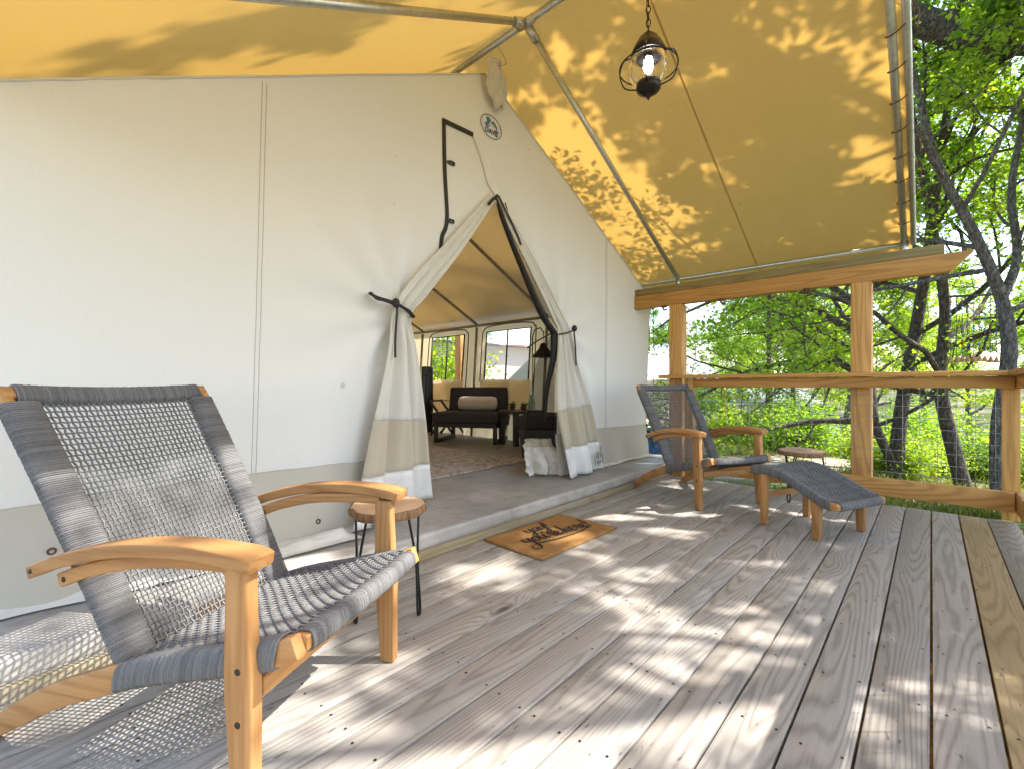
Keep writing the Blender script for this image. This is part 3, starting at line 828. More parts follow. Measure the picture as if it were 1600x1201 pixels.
# ------------------------------------------------------------------ porch canopy (fly) on its pipe frame
fly = thing('porch_canopy', 'tan canvas porch canopy stretched over a galvanised pipe frame', 'canopy', (2.47, 1.2, 3.5))
FL = Vector((2.47, 1.2, 3.5))
def Fy(name, mb, mat, parent=None, **k):
    mb.v = [v-np.array(FL) for v in mb.v]
    return mb.build(name, mat, parent or fly, **k)
FR, FZ, FS = 2.47, 3.535, 0.512
fz = lambda x: FZ+0.03-FS*abs(x-FR)
YF = 0.17
def fly_slope(xa, xb):
    P = []
    for x in np.linspace(xa, xb, 44):
        row = []
        for y in np.linspace(YF-.05, 9.0, 110):
            u_ = (x-FR)/2.7
            bay = abs(math.sin(math.pi*(y-YF)/1.96))
            sag = 0.035*math.sin(math.pi*min(1, abs(u_)))*bay
            hem = 0.05*sm(YF+.01, YF-.05, y)
            row.append((x, y, fz(x)-sag*0.7-hem+0.010*float(vn(x*1.7+4, y*1.3))))
        P.append(row)
    return P
Fy('canopy_slope', MB().grid(fly_slope(FR, 5.36)), M['fly'], smooth=True)
Fy('canopy_slope', MB().grid(fly_slope(-.42, FR)), M['fly'], smooth=True)
# sewn panel seam on the sunny slope
for ys_ in (1.32,):
    sp = np.array([(x, ys_, fz(x)-.004-0.024*math.sin(math.pi*(x-FR)/2.7)*abs(math.sin(math.pi*(ys_-YF)/1.96))) for x in np.linspace(FR+.05, 5.3, 30)])
    Fy('canopy_seam', MB().grid([sp-np.array([0, .006, 0]), sp+np.array([0, .006, 0])]), M['fly'])
pr = .024
Fy('canopy_ridge_pole', MB().tube([(FR, YF-.04, FZ), (FR, 8.9, FZ)], pr, 12), M['galv'], smooth=True)
def raf(y, sgn):
    x1 = FR+sgn*2.66
    Fy('canopy_rafter', MB().tube([(FR+sgn*.03, y, FZ-.015), (x1, y, fz(x1)-.045)], pr, 12), M['galv'], smooth=True)
    Fy('pipe_fitting', MB().tube([(FR+sgn*.02, y, FZ-.012), (FR+sgn*.12, y, FZ-.012-.1*FS)], pr*1.35, 12), M['galv'], smooth=True)
    Fy('pipe_fitting', MB().tube([(x1, y, fz(x1)-.02), (x1, y, fz(x1)-.16)], pr*1.25, 12), M['galv'], smooth=True)
for y in (YF, 2.13, 4.1, 6.05, 8.0):
    raf(y, 1); raf(y, -1)
    Fy('pipe_fitting', MB().tube([(FR, y-.07, FZ), (FR, y+.07, FZ)], pr*1.35, 12), M['galv'], smooth=True)
for sgn in (1, -1):
    x1 = FR+sgn*2.66
    Fy('eave_pipe', MB().tube([(x1, YF-.03, fz(x1)-.05), (x1, 8.9, fz(x1)-.05)], .019, 12), M['galv'], smooth=True)
# second pipe that stiffens the front edge, and its lacing
Fy('canopy_rafter', MB().tube([(FR+.03, YF-.075, FZ-.03), (FR+2.66, YF-.06, fz(FR+2.66)-.06)], .019, 12), M['galv'], smooth=True)
lac = []
for i, t in enumerate(np.linspace(0.05, 0.97, 230)):
    x = FR+2.66*t; a_ = t*2*math.pi*13
    lac.append((x, YF-.03+.062*math.cos(a_), fz(x)-.03+.042*math.sin(a_)))
Fy('lacing_cord', MB().tube(lac, .0042, 5), M['cord'], smooth=True)
for t in (.33, .62, .70):
    x = FR+2.66*t
    Fy('cord_end', MB().tube(smooth_path([(x, YF-.09, fz(x)-.03), (x+.03, YF-.12, fz(x)-.10), (x+.02, YF-.11, fz(x)-.2)], 5), .004, 5), M['cord'], smooth=True)
Fy('hanging_wire', MB().tube(smooth_path([(FR, 2.42, FZ-.01), (FR+.07, 2.41, 3.46), (FR+.09, 2.41, 3.42), (FR+.04, 2.43, 3.38)], 6), .004, 5), M['galv'], smooth=True)

# ------------------------------------------------------------------ porch beam on posts
frame = thing('porch_pergola', 'timber porch beam with angled end carried by two square posts', 'beam', (4.85, 1.2, 0))
FO = (4.85, 1.2, 0)
def W(name, mb, mat, parent, org, **k):
    mb.v = [v-np.array(org, float) for v in mb.v]
    return mb.build(name, mat, parent, **k)
for (ya, yb) in ((0.365, 0.505), (1.955, 2.095)):
    W('post', MB().bx(4.80, 4.94, ya, yb, -0.75, 1.815), M['pine_z'], frame, FO, bevel=.006)
bmx = MB()
sec = [(-.235, 1.955), (2.62, 1.955), (2.62, 1.815), (-.105, 1.815)]
bmx.loft([[(4.80, y, z) for y, z in sec], [(4.84, y, z) for y, z in sec]])
W('beam', bmx, M['pine_y'], frame, FO, bevel=.004)
bmx = MB(); bmx.loft([[(4.845, y, z) for y, z in sec], [(4.885, y, z) for y, z in sec]])
W('beam', bmx, M['pine_y'], frame, FO, bevel=.004)
W('top_plate', MB().bx(4.812, 4.952, -.075, 2.62, 1.957, 2.035), M['olive_y'], frame, FO, bevel=.004)
for y in (2.15, 1.55, .82):
    h = MB().tube(smooth_path([(4.79, y, 1.81), (4.775, y, 1.79), (4.79, y-.01, 1.765), (4.82, y-.02, 1.775)], 5), .010, 6)
    h.box((4.80, y, 1.805), (.04, .05, .022))
    W('light_hook', h, M['cord'], frame, FO)
W('dangling_cord', MB().tube(smooth_path([(4.78, 2.15, 1.78), (4.79, 2.19, 1.66), (4.78, 2.15, 1.55), (4.77, 2.11, 1.62), (4.78, 2.14, 1.74)], 6), .003, 5), M['black'], frame, FO)

# ------------------------------------------------------------------ railings with welded wire panels
er = thing('end_railing', 'pine end railing with square wire panel across the far end of the deck', 'railing', (4.76, .8, 0))
EO = (4.76, .8, 0)
W('cap_rail', MB().bx(4.655, 4.797, -.47, 2.15, 1.022, 1.058), M['pine_y'], er, EO, bevel=.004)
W('top_rail', MB().bx(4.715, 4.753, -.43, 1.80, .933, 1.019), M['pine_y'], er, EO, bevel=.004)
W('bottom_rail', MB().bx(4.715, 4.753, -.43, 1.80, .07, .21), M['pine_y'], er, EO, bevel=.004)
W('rail_post', MB().bx(4.712, 4.797, 1.803, 1.89, -.20, 1.02), M['pine_z'], er, EO, bevel=.004)
W('rail_post', MB().bx(4.757, 4.797, -.46, -.37, .0, 1.02), M['pine_z'], er, EO, bevel=.004)
wz = MB().tube([(0, 0, .09), (0, 0, 1.0)], .0019, 5).build('wire', M['wire'], er)
first = True
for y in np.arange(-.34, 1.80, .1016):
    o = wz if first else wz.copy()
    if not first: COL.objects.link(o)
    first = False
    o.parent = er; o.location = (4.765-EO[0], y-EO[1], 0)
wy = MB().tube([(0, -.41, 0), (0, 1.80, 0)], .0019, 5).build('wire', M['wire'], er)
first = True
for z in np.arange(.26, .93, .0885):
    o = wy if first else wy.copy()
    if not first: COL.objects.link(o)
    first = False
    o.parent = er; o.location = (4.760-EO[0], -EO[1], z)
sr = thing('side_railing', 'pine side railing with square wire panel along the right edge of the deck', 'railing', (2.0, -.45, 0))
SO = (2.0, -.45, 0)
W('cap_rail', MB().bx(-1.6, 4.65, -.53, -.392, 1.022, 1.058), M['pine_x'], sr, SO, bevel=.004)
W('top_rail', MB().bx(-1.6, 4.75, -.473, -.435, .933, 1.019), M['pine_x'], sr, SO, bevel=.004)
W('bottom_rail', MB().bx(-1.6, 4.75, -.473, -.435, .07, .21), M['pine_x'], sr, SO, bevel=.004)
for x in (-1.55, .55, 2.62):
    W('rail_post', MB().bx(x, x+.09, -.565, -.476, -.24, 1.02), M['pine_z'], sr, SO, bevel=.004)
wz2 = wz.data
for x in np.arange(-1.5, 4.7, .1016):
    o = bpy.data.objects.new('wire', wz2); COL.objects.link(o); o.parent = sr; o.location = (x-SO[0], -.480-SO[1], 0)
wx_ = MB().tube([(-1.6, 0, 0), (4.75, 0, 0)], .0019, 5).build('wire', M['wire'], sr)
first = True
for z in np.arange(.26, .93, .0885):
    o = wx_ if first else wx_.copy()
    if not first: COL.objects.link(o)
    first = False
    o.parent = sr; o.location = (-SO[0], -.475-SO[1], z)
# ------------------------------------------------------------------ rope furniture
def weave(mb, S, nu, nv, r, amp, twill=False):
    """plain weave of cords over a surface S(u, v) -> point, u across, v along"""
    def pt(u, v): return np.array(S(u, v))
    def nrm(u, v):
        e = 1e-3
        a = pt(u+e, v)-pt(u-e, v); b = pt(u, v+e)-pt(u, v-e)
        n = np.cross(a, b); return n/(np.linalg.norm(n)+1e-9)
    # sample the surface and its normals once on a grid
    gu, gv = 2*nu+1, 2*nv+1
    P = np.array([[pt(i/(2*nu), j/(2*nv)) for j in range(gv)] for i in range(gu)])
    Nn = np.array([[nrm(i/(2*nu), j/(2*nv)) for j in range(gv)] for i in range(gu)])
    for i in range(1, gu, 2):
        ph = ((i-1)//2) % 2
        off = amp*np.cos(math.pi*(np.arange(gv)-1)/2+math.pi*ph)
        mb.tube(P[i]+Nn[i]*off[:, None], r, 4, caps=False)
    for j in range(1, gv, 2):
        ph = ((j-1)//2) % 2
        off = -amp*np.cos(math.pi*(np.arange(gu)-1)/2+math.pi*ph)
        mb.tube(P[:, j]+Nn[:, j]*off[:, None], r, 4, caps=False)
    return mb
def wraps(mb, C, n, axis_u, hw, axis_n, hn, r, seg=12, jit=0.0006):
    """n cord loops round a rail; C(t) centre, axis_u(t) / axis_n(t) section axes, half sizes hw, hn"""
    rj = random.Random(n)
    for k in range(n):
        t = (k+.5)/n
        c = np.array(C(t)); a = np.array(axis_u(t)); b = np.array(axis_n(t))
        th = np.arange(seg)/seg*2*math.pi
        ct, st_ = np.cos(th), np.sin(th)
        x = np.sign(ct)*np.abs(ct)**0.6*hw; y = np.sign(st_)*np.abs(st_)**0.6*hn
        j = rj.uniform(-jit, jit)
        p = c[None]+a[None]*(x+j)[:, None]+b[None]*(y+rj.uniform(-jit, jit))[:, None]
        mb.tube(p, r, 4, closed=True)
    return mb
def unit(v): v = np.array(v, float); return v/np.linalg.norm(v)

def make_chair():
    t = thing('lounge_chair', 'x', 'lounge chair', group='teak and grey rope lounge set')
    # curved side beams: front tip, seat rail, rear leg
    bp = smooth_path([(0, .125, .385), (0, .04, .355), (0, -.12, .313), (0, -.30, .268), (0, -.46, .212), (0, -.62, .150), (0, -.80, .052), (0, -.88, .0)], 6)
    hgt = np.interp(np.linspace(0, 1, len(bp)), [0, .15, .5, .8, 1], [.05, .058, .066, .062, .045])
    for s in (-1, 1):
        p = bp.copy(); p[:, 0] = s*.280
        p[-1, 2] = .012
        MB().plank(p, .030, hgt, side=(1, 0, 0)).build('side_beam', M['teak_y'], t, smooth=False, bevel=.003)
    # front legs
    for s in (-1, 1):
        zz = np.array([0, .15, .27, .33, .40, .50, .556]); ww = np.array([.050, .064, .075, .075, .066, .060, .062]); yc = np.array([.012, .006, .002, 0, -.002, -.003, -.004])
        MB().plank(np.stack([np.full(7, s*.3050), yc, zz], -1), .036, ww, side=(1, 0, 0)).build('front_leg', M['teak_z'], t, bevel=.003)
        bo = MB()
        for z in (.22, .335): bo.tube([(s*.3225, .004, z), (s*.3240, .004, z)], .0075, 10)
        bo.tube([(s*.288, -.47, .232), (s*.2885, -.47, .232)], .0075, 10)
        bo.build('bolt', M['screw'], t)
    MB().plank([(-.257, .0, .262), (0, .0, .262), (.257, 0, .262)], .022, .045).build('stretcher', M['teak_x'], t, bevel=.003)
    # arms
    for s in (-1, 1):
        ap = smooth_path([(s*.312, .058, .574), (s*.314, .0, .584), (s*.318, -.14, .590), (s*.326, -.32, .576), (s*.332, -.48, .540), (s*.334, -.60, .498)], 7)
        aw = np.interp(np.linspace(0, 1, len(ap)), [0, .06, .2, .6, 1], [.070, .080, .078, .050, .030])
        ah = np.interp(np.linspace(0, 1, len(ap)), [0, .1, .5, 1], [.030, .034, .034, .032])
        MB().plank(ap, aw, ah, side=(1, 0, 0)).build('arm', M['teak_y'], t, bevel=.005, seg=3)
        bp2 = smooth_path([(s*.303, -.02, .556), (s*.306, -.14, .556), (s*.309, -.30, .542), (s*.311, -.44, .510), (s*.312, -.535, .475)], 6)
        MB().plank(bp2, .024, np.interp(np.linspace(0, 1, len(bp2)), [0, .5, 1], [.03, .034, .036]), side=(1, 0, 0)).build('arm_support', M['teak_y'], t, bevel=.003)
        b = MB(); b.tube([(s*.3235, -.515, .481), (s*.3245, -.515, .481)], .007, 10); b.tube([(s*.3495, -.585, .504), (s*.3505, -.585, .504)], .006, 10)
        b.build('bolt', M['screw'], t)
    # backrest frame
    B0, B1, BC = np.array([-.375, .225]), np.array([-.795, .932]), np.array([-.545, .555])
    def bc(v): return (1-v)**2*B0+2*v*(1-v)*BC+v*v*B1
    def bt(v): return unit(2*(1-v)*(BC-B0)+2*v*(B1-BC))
    hwid = lambda v: .250+.030*v
    for s in (-1, 1):
        MB().plank([(s*(hwid(v)+.012), *bc(v)) for v in np.linspace(0, 1, 14)], .026, .028, side=(1, 0, 0)).build('back_rail', M['teak_z'], t, bevel=.003)
    topc = lambda x: np.array([x, bc(1.0)[0]-.022*(1-(x/.29)**2), bc(1.0)[1]-.010*(1-(x/.29)**2)])
    MB().plank([topc(x) for x in np.linspace(-.302, .302, 15)], .036, .030, up=(0, .85, .52)).build('top_rail', M['teak_x'], t, bevel=.004)
    MB().plank([(x, -.40, .240) for x in np.linspace(-.255, .255, 5)], .03, .03).build('seat_back_rail', M['teak_x'], t, bevel=.003)
    MB().plank([(x, .115, .382-.008*(1-(x/.27)**2)) for x in np.linspace(-.264, .264, 9)], .036, .036).build('front_rail', M['teak_x'], t, bevel=.006)
    # rope: backrest wraps
    rb = MB()
    for s in (-1, 1):
        ax = lambda v: (1, 0, 0)
        an = lambda v: np.array([0, *(np.array([bt(v)[1], -bt(v)[0]]))])
        wraps(rb, lambda v: (s*(hwid(.03+.93*v)-.010), *bc(.03+.93*v)), 132, ax, .043, an, .0195, .0033)
    tn = unit((0, .86, .5)); tu = unit((0, -.5, .86))
    wraps(rb, lambda v: topc(-.272+.544*v)+tu*-.003, 88, lambda v: tu, .026, lambda v: tn, .0205, .0034)
    def back(u, v):
        vv = .06+.90*v; hw = hwid(vv)-.045
        x = (u-.5)*2*hw
        c = bc(vv); nn = np.array([bt(vv)[1], -bt(vv)[0]])
        c = c - nn*(.016*(1-(2*u-1)**2)*(0.4+.6*math.sin(math.pi*v))) + nn*.004
        return (x, c[0], c[1])
    weave(rb, back, 31, 44, .0027, .0027)
    rb.build('back_weave', M['rope'], t, smooth=True, kind='stuff')
    # rope: seat
    rs = MB()
    seat_c = lambda v: bp[int(np.clip(round(3+v*(24-3)), 0, len(bp)-1))]
    sy = bp[:, 1]; sz = bp[:, 2]
    def sc(y): return float(np.interp(-y, -sy, sz))
    y0, y1 = .105, -.395
    for s in (-1, 1):
        wraps(rs, lambda v: (s*.278, y0-.025+(y1-y0+.03)*v, sc(y0-.025+(y1-y0+.03)*v)), 84, lambda v: (1, 0, 0), .0225, lambda v: unit((0, .2, 1)), .0375, .0034)
    wraps(rs, lambda v: (-.250+.50*v, .115, .382-.008*(1-((-.245+.49*v)/.27)**2)), 78, lambda v: unit((0, 1, .2)), .024, lambda v: unit((0, -.2, 1)), .0235, .0036)
    wraps(rs, lambda v: (-.24+.48*v, -.40, .244), 74, lambda v: (0, 1, 0), .021, lambda v: (0, 0, 1), .021, .0034)
    def seat(u, v):
        x = (u-.5)*2*.268
        y = .105+(-.39-.105)*v
        z = sc(y)+.030-.022*(1-(2*u-1)**2)*math.sin(math.pi*min(1, v*.9+.12)) - .006*(v < .02)
        return (x, y, z)
    weave(rs, seat, 32, 28, .0036, .0034)
    rs.build('seat_weave', M['rope'], t, smooth=True, kind='stuff')
    return t
chair1 = make_chair()
chair1['label'] = 'large nearest teak lounge chair with grey rope back, lower left'
chair1.location = (.612, 1.262, .003); chair1.rotation_euler = (0, 0, R(208))
chair2 = copy_tree(chair1)
chair2['label'] = 'farther teak rope lounge chair standing before the corner post, footstool at its front'
chair2.location = (3.83, 1.18, .003); chair2.rotation_euler = (0, 0, R(152))

# ottoman
ot = thing('ottoman', 'low teak footstool with curved grey rope top at the far chair', 'footstool', (3.635, .60, .003), R(156), group='teak and grey rope lounge set')
prof = smooth_path([(-.29, .372), (-.18, .392), (-.04, .372), (.10, .315), (.22, .262), (.31, .245)], 6)
def oz(y): return float(np.interp(y, prof[:, 0], prof[:, 1]))
for s in (-1, 1):
    MB().plank([(s*.225, y, z-.02) for y, z in prof], .03, .045, side=(1, 0, 0)).build('side_beam', M['teak_y'], ot, bevel=.003)
    for y, top in ((-.175, oz(-.175)-.04), (.185, oz(.185)-.04)):
        zz = np.array([0, .5, 1])*top
        MB().plank(np.stack([np.full(3, s*.222), y+np.array([.0, 0, 0]), zz], -1), .034, [.042, .05, .062], side=(1, 0, 0)).build('leg', M['teak_z'], ot, bevel=.003)
for y in (-.285, .300):
    MB().plank([(x, y, oz(y)-.022) for x in np.linspace(-.238, .238, 5)], .034, .034).build('cross_rail', M['teak_x'], ot, bevel=.005)
MB().plank([(x, -.175, .20) for x in np.linspace(-.205, .205, 3)], .02, .04).build('stretcher', M['teak_x'], ot, bevel=.003)
ro = MB()
for s in (-1, 1):
    wraps(ro, lambda v: (s*.226, -.262+.535*v, oz(-.262+.535*v)-.018), 92, lambda v: (1, 0, 0), .0225, lambda v: (0, 0, 1), .030, .0034)
for y in (-.285, .300):
    wraps(ro, lambda v: (-.208+.416*v, y, oz(y)-.020), 66, lambda v: (0, 1, 0), .0225, lambda v: (0, 0, 1), .0225, .0036)
weave(ro, lambda u, v: ((u-.5)*.436, -.28+.575*v, oz(-.28+.575*v)+.008-.014*(1-(2*u-1)**2)), 27, 35, .0037, .0034)
ro.build('rope_weave', M['rope'], ot, smooth=True, kind='stuff')

# ------------------------------------------------------------------ tree-slice side tables
def slice_mat():
    N = NT('tree_slice')
    v = N.coords(); sx = N.n('ShaderNodeSeparateXYZ', {0: v})
    w = N.noise(v, 5, 3)
    r = N.math('SQRT', N.math('ADD', N.math('POWER', N.math('ADD', sx.outputs[0], .012), 2.0), N.math('POWER', sx.outputs[1], 2.0)))
    rr = N.math('ADD', r, N.math('MULTIPLY', w, .05))
    ring = N.math('MULTIPLY_ADD', N.math('SINE', N.math('MULTIPLY', rr, 520)), .5, .5)
    c = N.mix(N.math('MULTIPLY', ring, .35), (0.62, 0.42, 0.27), (0.36, 0.21, 0.11))
    c = N.mix(N.rng(rr, .02, .13, .75, 0), c, (0.40, 0.22, 0.11))
    n2 = N.noise(v, 60, 3)
    c = N.mix(N.rng(n2, .55, .7, 0, .4), c, (0.28, 0.16, 0.09))
    return N.done(N.pbr(c, .6, N.bump(ring, .08, .002), spec=.35))
M['slice'] = slice_mat()
def edge_bark():
    N = NT('slice_bark')
    n = N.noise(N.scale(N.coords(), (60, 60, 12)), 1, 4, .7)
    c = N.mix(N.rng(n, .3, .7), (0.10, 0.05, 0.025), (0.42, 0.25, 0.13))
    return N.done(N.pbr(c, .85, N.bump(n, .9, .006), spec=.2))
M['slicebark'] = edge_bark()
def slice_table(label, loc, rz, rx, ry, h, seed, dark=False):
    t = thing('side_table', label, 'side table', loc, rz, 'tree slice side tables')
    n = 72
    th = np.arange(n)/n*2*math.pi
    rr = 1+.10*vn(np.cos(th)*1.6+seed, np.sin(th)*1.6+seed)*2+.035*vn(np.cos(th)*9+seed, np.sin(th)*9)*2
    o = lambda k, z: np.stack([rr*k*rx*np.cos(th), rr*k*ry*np.sin(th), np.full(n, z)], -1)
    top = MB(); top.loft([o(.93, h-.0355), o(.955, h-.002), o(.93, h)])
    top.build('slab_top', M['slice'] if not dark else M['slice'], t)
    jj = lambda k, z, s: o(1, z)*np.stack([k+.022*vn(th*31, th*0+s)+.02*vn(th*6.3+4, th*0+s*.2)]*2+[np.ones(n)], -1)
    bk = MB(); bk.loft([jj(.955, h-.037, 1), jj(1.0, h-.032, 2), jj(1.012, h-.017, 3), jj(1.0, h-.004, 4), jj(.956, h-.0005, 5)], caps=False)
    bk.build('bark_edge', M['slicebark'], t, smooth=True)
    for k in range(3):
        a_ = k/3*2*math.pi+.5+seed
        d = np.array([math.cos(a_), math.sin(a_)]); p = np.array([-d[1], d[0]])
        bt_ = d*rx*.72; f = d*rx*.86
        c1 = bt_+p*.045; c2 = bt_-p*.045
        path = smooth_path([(*c1, h-.038), (*(f*.6+c1*.4+p*-.010), h*.5), (*(f+p*.012), .03), (*f, .006), (*(f-p*.012), .03), (*(f*.6+c2*.4+p*.010), h*.5), (*c2, h-.038)], 8)
        MB().tube(path, .0052, 8).build('hairpin_leg', M['iron'], t, smooth=True)
    return t
slice_table('small tree slice side table on hairpin legs beside the nearest chair', (1.075, 1.70, .002), .6, .168, .155, .452, 2.0)
slice_table('tree slice side table on hairpin legs by the far railing behind the footstool', (4.44, .80, .002), .2, .205, .17, .415, 6.3)

# ------------------------------------------------------------------ doormat
def coir():
    N = NT('coir')
    v = N.coords(); n = N.noise(v, 260, 3, .7); n2 = N.noise(v, 12, 3)
    c = N.mix(N.rng(n, .3, .7), (0.24, 0.115, 0.035), (0.55, 0.30, 0.11))
    c = N.mix(N.rng(n2, .4, .7, 0, .3), c, (0.25, 0.13, 0.05))
    return N.done(N.pbr(c, .95, N.bump(n, 1.0, .006), spec=.1))
M['coir'] = coir()
mat_o = thing('doormat', 'tan coir doormat with black handwritten greeting on the deck before the door', 'doormat', (2.335, 1.785, .002), R(-1.2))
P = []
nx, ny = 60, 38
pad = MB()
X_, Y_ = np.meshgrid(np.linspace(-.385, .385, nx), np.linspace(-.235, .235, ny), indexing='ij')
edge = np.minimum(np.minimum(X_+.385, .385-X_), np.minimum(Y_+.235, .235-Y_))
Z_ = .014*sm(-.002, .006, edge)+.0012*vn(X_*160, Y_*160)
pad.grid(np.stack([X_, Y_, Z_], -1)); pad.bx(-.384, .384, -.234, .234, 0, .010)
pad.build('coir_pad', M['coir'], mat_o)
def strokes(mb, S, ox, oy, k, w0=.145, sl=.2, xs=.94, rot=-.12):
    for st in S:
        p = smooth_path(st, 9)
        q = np.stack([k*xs*(p[:, 0]+sl*p[:, 1]), k*p[:, 1]], 1)
        p = np.stack([ox+q[:, 0], oy+rot*(ox+.22+q[:, 0])+q[:, 1]], 1)
        tg = np.gradient(p, axis=0); tg /= np.linalg.norm(tg, axis=1)[:, None]+1e-9
        w = k*w0*(.75+.7*np.clip(-tg[:, 1], 0, 1))
        nr = np.stack([-tg[:, 1], tg[:, 0]], 1)
        A = p+nr*w[:, None]/2; B = p-nr*w[:, None]/2
        mb.grid([np.c_[A, np.full(len(p), .0188)], np.c_[B, np.full(len(p), .0188)]])
Y0 = [[(0, 1), (.05, .45), (.25, .25), (.5, .55), (.6, 1)], [(.62, 1.02), (.55, .2), (.42, -.6), (.15, -.85), (-.02, -.6), (.25, -.25), (.85, .2)]]
YS = [[(0, 1), (.05, .45), (.25, .25), (.5, .55), (.6, 1)], [(.62, 1.02), (.6, .2), (.55, -.75), (.25, -1.35), (-.25, -1.25), (-.3, -.75), (.2, -.55), (.75, -.42)]]
A0 = [[(.62, .75), (.35, 1), (.05, .6), (.15, .1), (.4, .15), (.65, .85), (.62, .3), (.75, .05), (.95, .25)]]
O0 = [[(.4, .95), (.08, .7), (.08, .2), (.35, .05), (.6, .3), (.6, .75), (.38, .95), (.55, .8), (.9, .75)]]
U0 = [[(0, .9), (.02, .3), (.2, .05), (.45, .3), (.58, .9), (.56, .3), (.7, .05), (.9, .2)]]
R0 = [[(0, .2), (.12, .9), (.2, 1.05), (.3, .85), (.45, .8), (.42, .3), (.55, .05), (.78, .25)]]
E0 = [[(.05, .4), (.4, .55), (.5, .85), (.3, 1), (.1, .7), (.1, .25), (.35, .02), (.75, .3)]]
H0 = [[(.25, 2.0), (.12, 1.0), (0, 0)], [(.03, .2), (.2, .75), (.42, .9), (.5, .55), (.45, .2), (.6, .05), (.8, .2)]]
EX = [[(.12, 2.0), (.04, .5)], [(0, .12), (.01, .0)]]
AQ = [[(.08, 1.5), (.02, 1.15)]]
wr = MB()
x = -.12; k = .070
for G, adv in ((Y0, .85), (A0, .95), (Y0, .95), (EX, .4)):
    strokes(wr, G, x, .10, k); x += k*adv*.94
x = -.265; k = .076
for G, adv in ((YS, .9), (O0, .85), (U0, .85), (AQ, .22), (R0, .75), (E0, 1.0), (H0, .85), (E0, .75), (R0, .75), (E0, .85), (EX, .4)):
    strokes(wr, G, x, -.035, k); x += k*adv*.94
strokes(wr, [[(.75, -.42), (3.0, -.66), (5.5, -.55), (7.6, -.1)]], -.265, -.035, .076, .17)
wr.build('greeting_lettering', plain('black_print', (.012, .011, .010), .85), mat_o)

# ------------------------------------------------------------------ lantern
la = thing('hanging_lantern', 'lit bronze onion lantern with wire cage hanging on a chain from the ridge', 'lantern', (2.47, 1.20, 2.80))
MB().lathe([(.018, .175), (.026, .172), (.03, .155), (.052, .148), (.060, .128), (.070, .120), (.088, .085), (.098, .062), (.098, .046), (.086, .046), (.080, .06), (.01, .10)], seg=32).build('cap', M['bronze'], la, smooth=True)
MB().lathe([(.080, .056), (.098, .035), (.114, .0), (.115, -.035), (.098, -.082), (.060, -.118)], seg=32, caps=False).build('globe', M['glass'], la, smooth=True)
MB().lathe([(.060, -.110), (.068, -.112), (.069, -.142), (.062, -.155), (.034, -.176), (.012, -.188), (.007, -.200), (.001, -.210)], seg=28).build('base', M['bronze'], la, smooth=True)
MB().lathe([(.004, .04), (.020, .035), (.026, .01), (.028, -.02), (.02, -.045), (.004, -.052)], seg=16).build('bulb', M['bulb'], la, smooth=True)
MB().lathe([(.022, .10), (.022, .035), (.016, .035)], seg=14).build('socket', M['bronze'], la, smooth=True)
for k in range(4):
    a_ = k*math.pi/2+.35
    pr_ = smooth_path([(.092, .058), (.135, .050), (.158, .0), (.158, -.05), (.130, -.112), (.066, -.135)], 7)
    MB().tube([(r*math.cos(a_), r*math.sin(a_), z) for r, z in pr_], .0042, 7).build('cage_wire', M['bronze'], la, smooth=True)
MB().tube([(.162*math.cos(t), .162*math.sin(t), -.02) for t in np.linspace(0, 2*math.pi, 40, endpoint=False)], .0042, 7, closed=True).build('cage_ring', M['bronze'], la, smooth=True)
th = np.linspace(0, 2*math.pi, 14, endpoint=False)
lk = [MB().tube([(.012*math.cos(t), 0, .024*math.sin(t)) for t in th], .0032, 6, closed=True).build('chain_link', M['bronze'], la, smooth=True)]
z = .195; k = 0
while z < .735:
    o = lk[0] if k == 0 else lk[0].copy()
    if k: COL.objects.link(o); o.parent = la
    o.location = (0, 0, z); o.rotation_euler = (0, 0, (k % 2)*math.pi/2+.3)
    z += .0395; k += 1
MB().tube(smooth_path([(.004, 0, .175), (-.022, -.005, .24), (-.02, .0, .34), (.004, .004, .42), (.006, 0, .72)], 7), .0028, 5).build('power_cord', M['black'], la, smooth=True)

# ------------------------------------------------------------------ wind chime
wc = thing('wind_chime', 'wind chime of beaded strings with cone bells under a stick, hung among trees', 'wind chime', (7.1, -.34, 1.93), R(-47.5))
MB().tube([(-.285, 0, -.012), (0, .004, 0), (.285, 0, .014)], .013, 8).build('stick', M['bark'], wc, smooth=True)
rc = random.Random(8)
beadm = [plain('bead_%s' % n_, c_, .4) for n_, c_ in (('red', (.35, .03, .02)), ('blue', (.03, .12, .35)), ('amber', (.35, .13, .03)), ('white', (.6, .6, .58)), ('teal', (.02, .2, .22)))]
for i in range(9):
    x = -.25+.0625*i; dz = .012-.05*abs(i-4.3)/9
    strg = MB().tube([(x, 0, 0), (x, 0, -.66+dz)], .0022, 4).build('string', M['cord'], wc)
    mbb = MB()
    z = -.05
    beads = [MB() for _ in beadm]
    while z > -.60:
        if rc.random() < .55:
            beads[rc.randrange(5)].lathe([(.002, -.010), (.009, -.004), (.009, .004), (.002, .010)], (x, 0, z), 6)
        z -= .026
    for b_, m_ in zip(beads, beadm):
        if b_.n: b_.build('beads', m_, wc, kind='stuff')
    MB().lathe([(.003, 0), (.007, -.012), (.026, -.062), (.028, -.072), (.022, -.072)], (x, 0, -.655+dz), 10).build('cone_bell', M['teak_z'], wc, smooth=True)
for s in (-1, 1):
    MB().tube([(s*.26, 0, .01), (0, 0, .62), (0.0, 0, 2.2)], .003, 4).build('hanging_cord', M['cord'], wc)

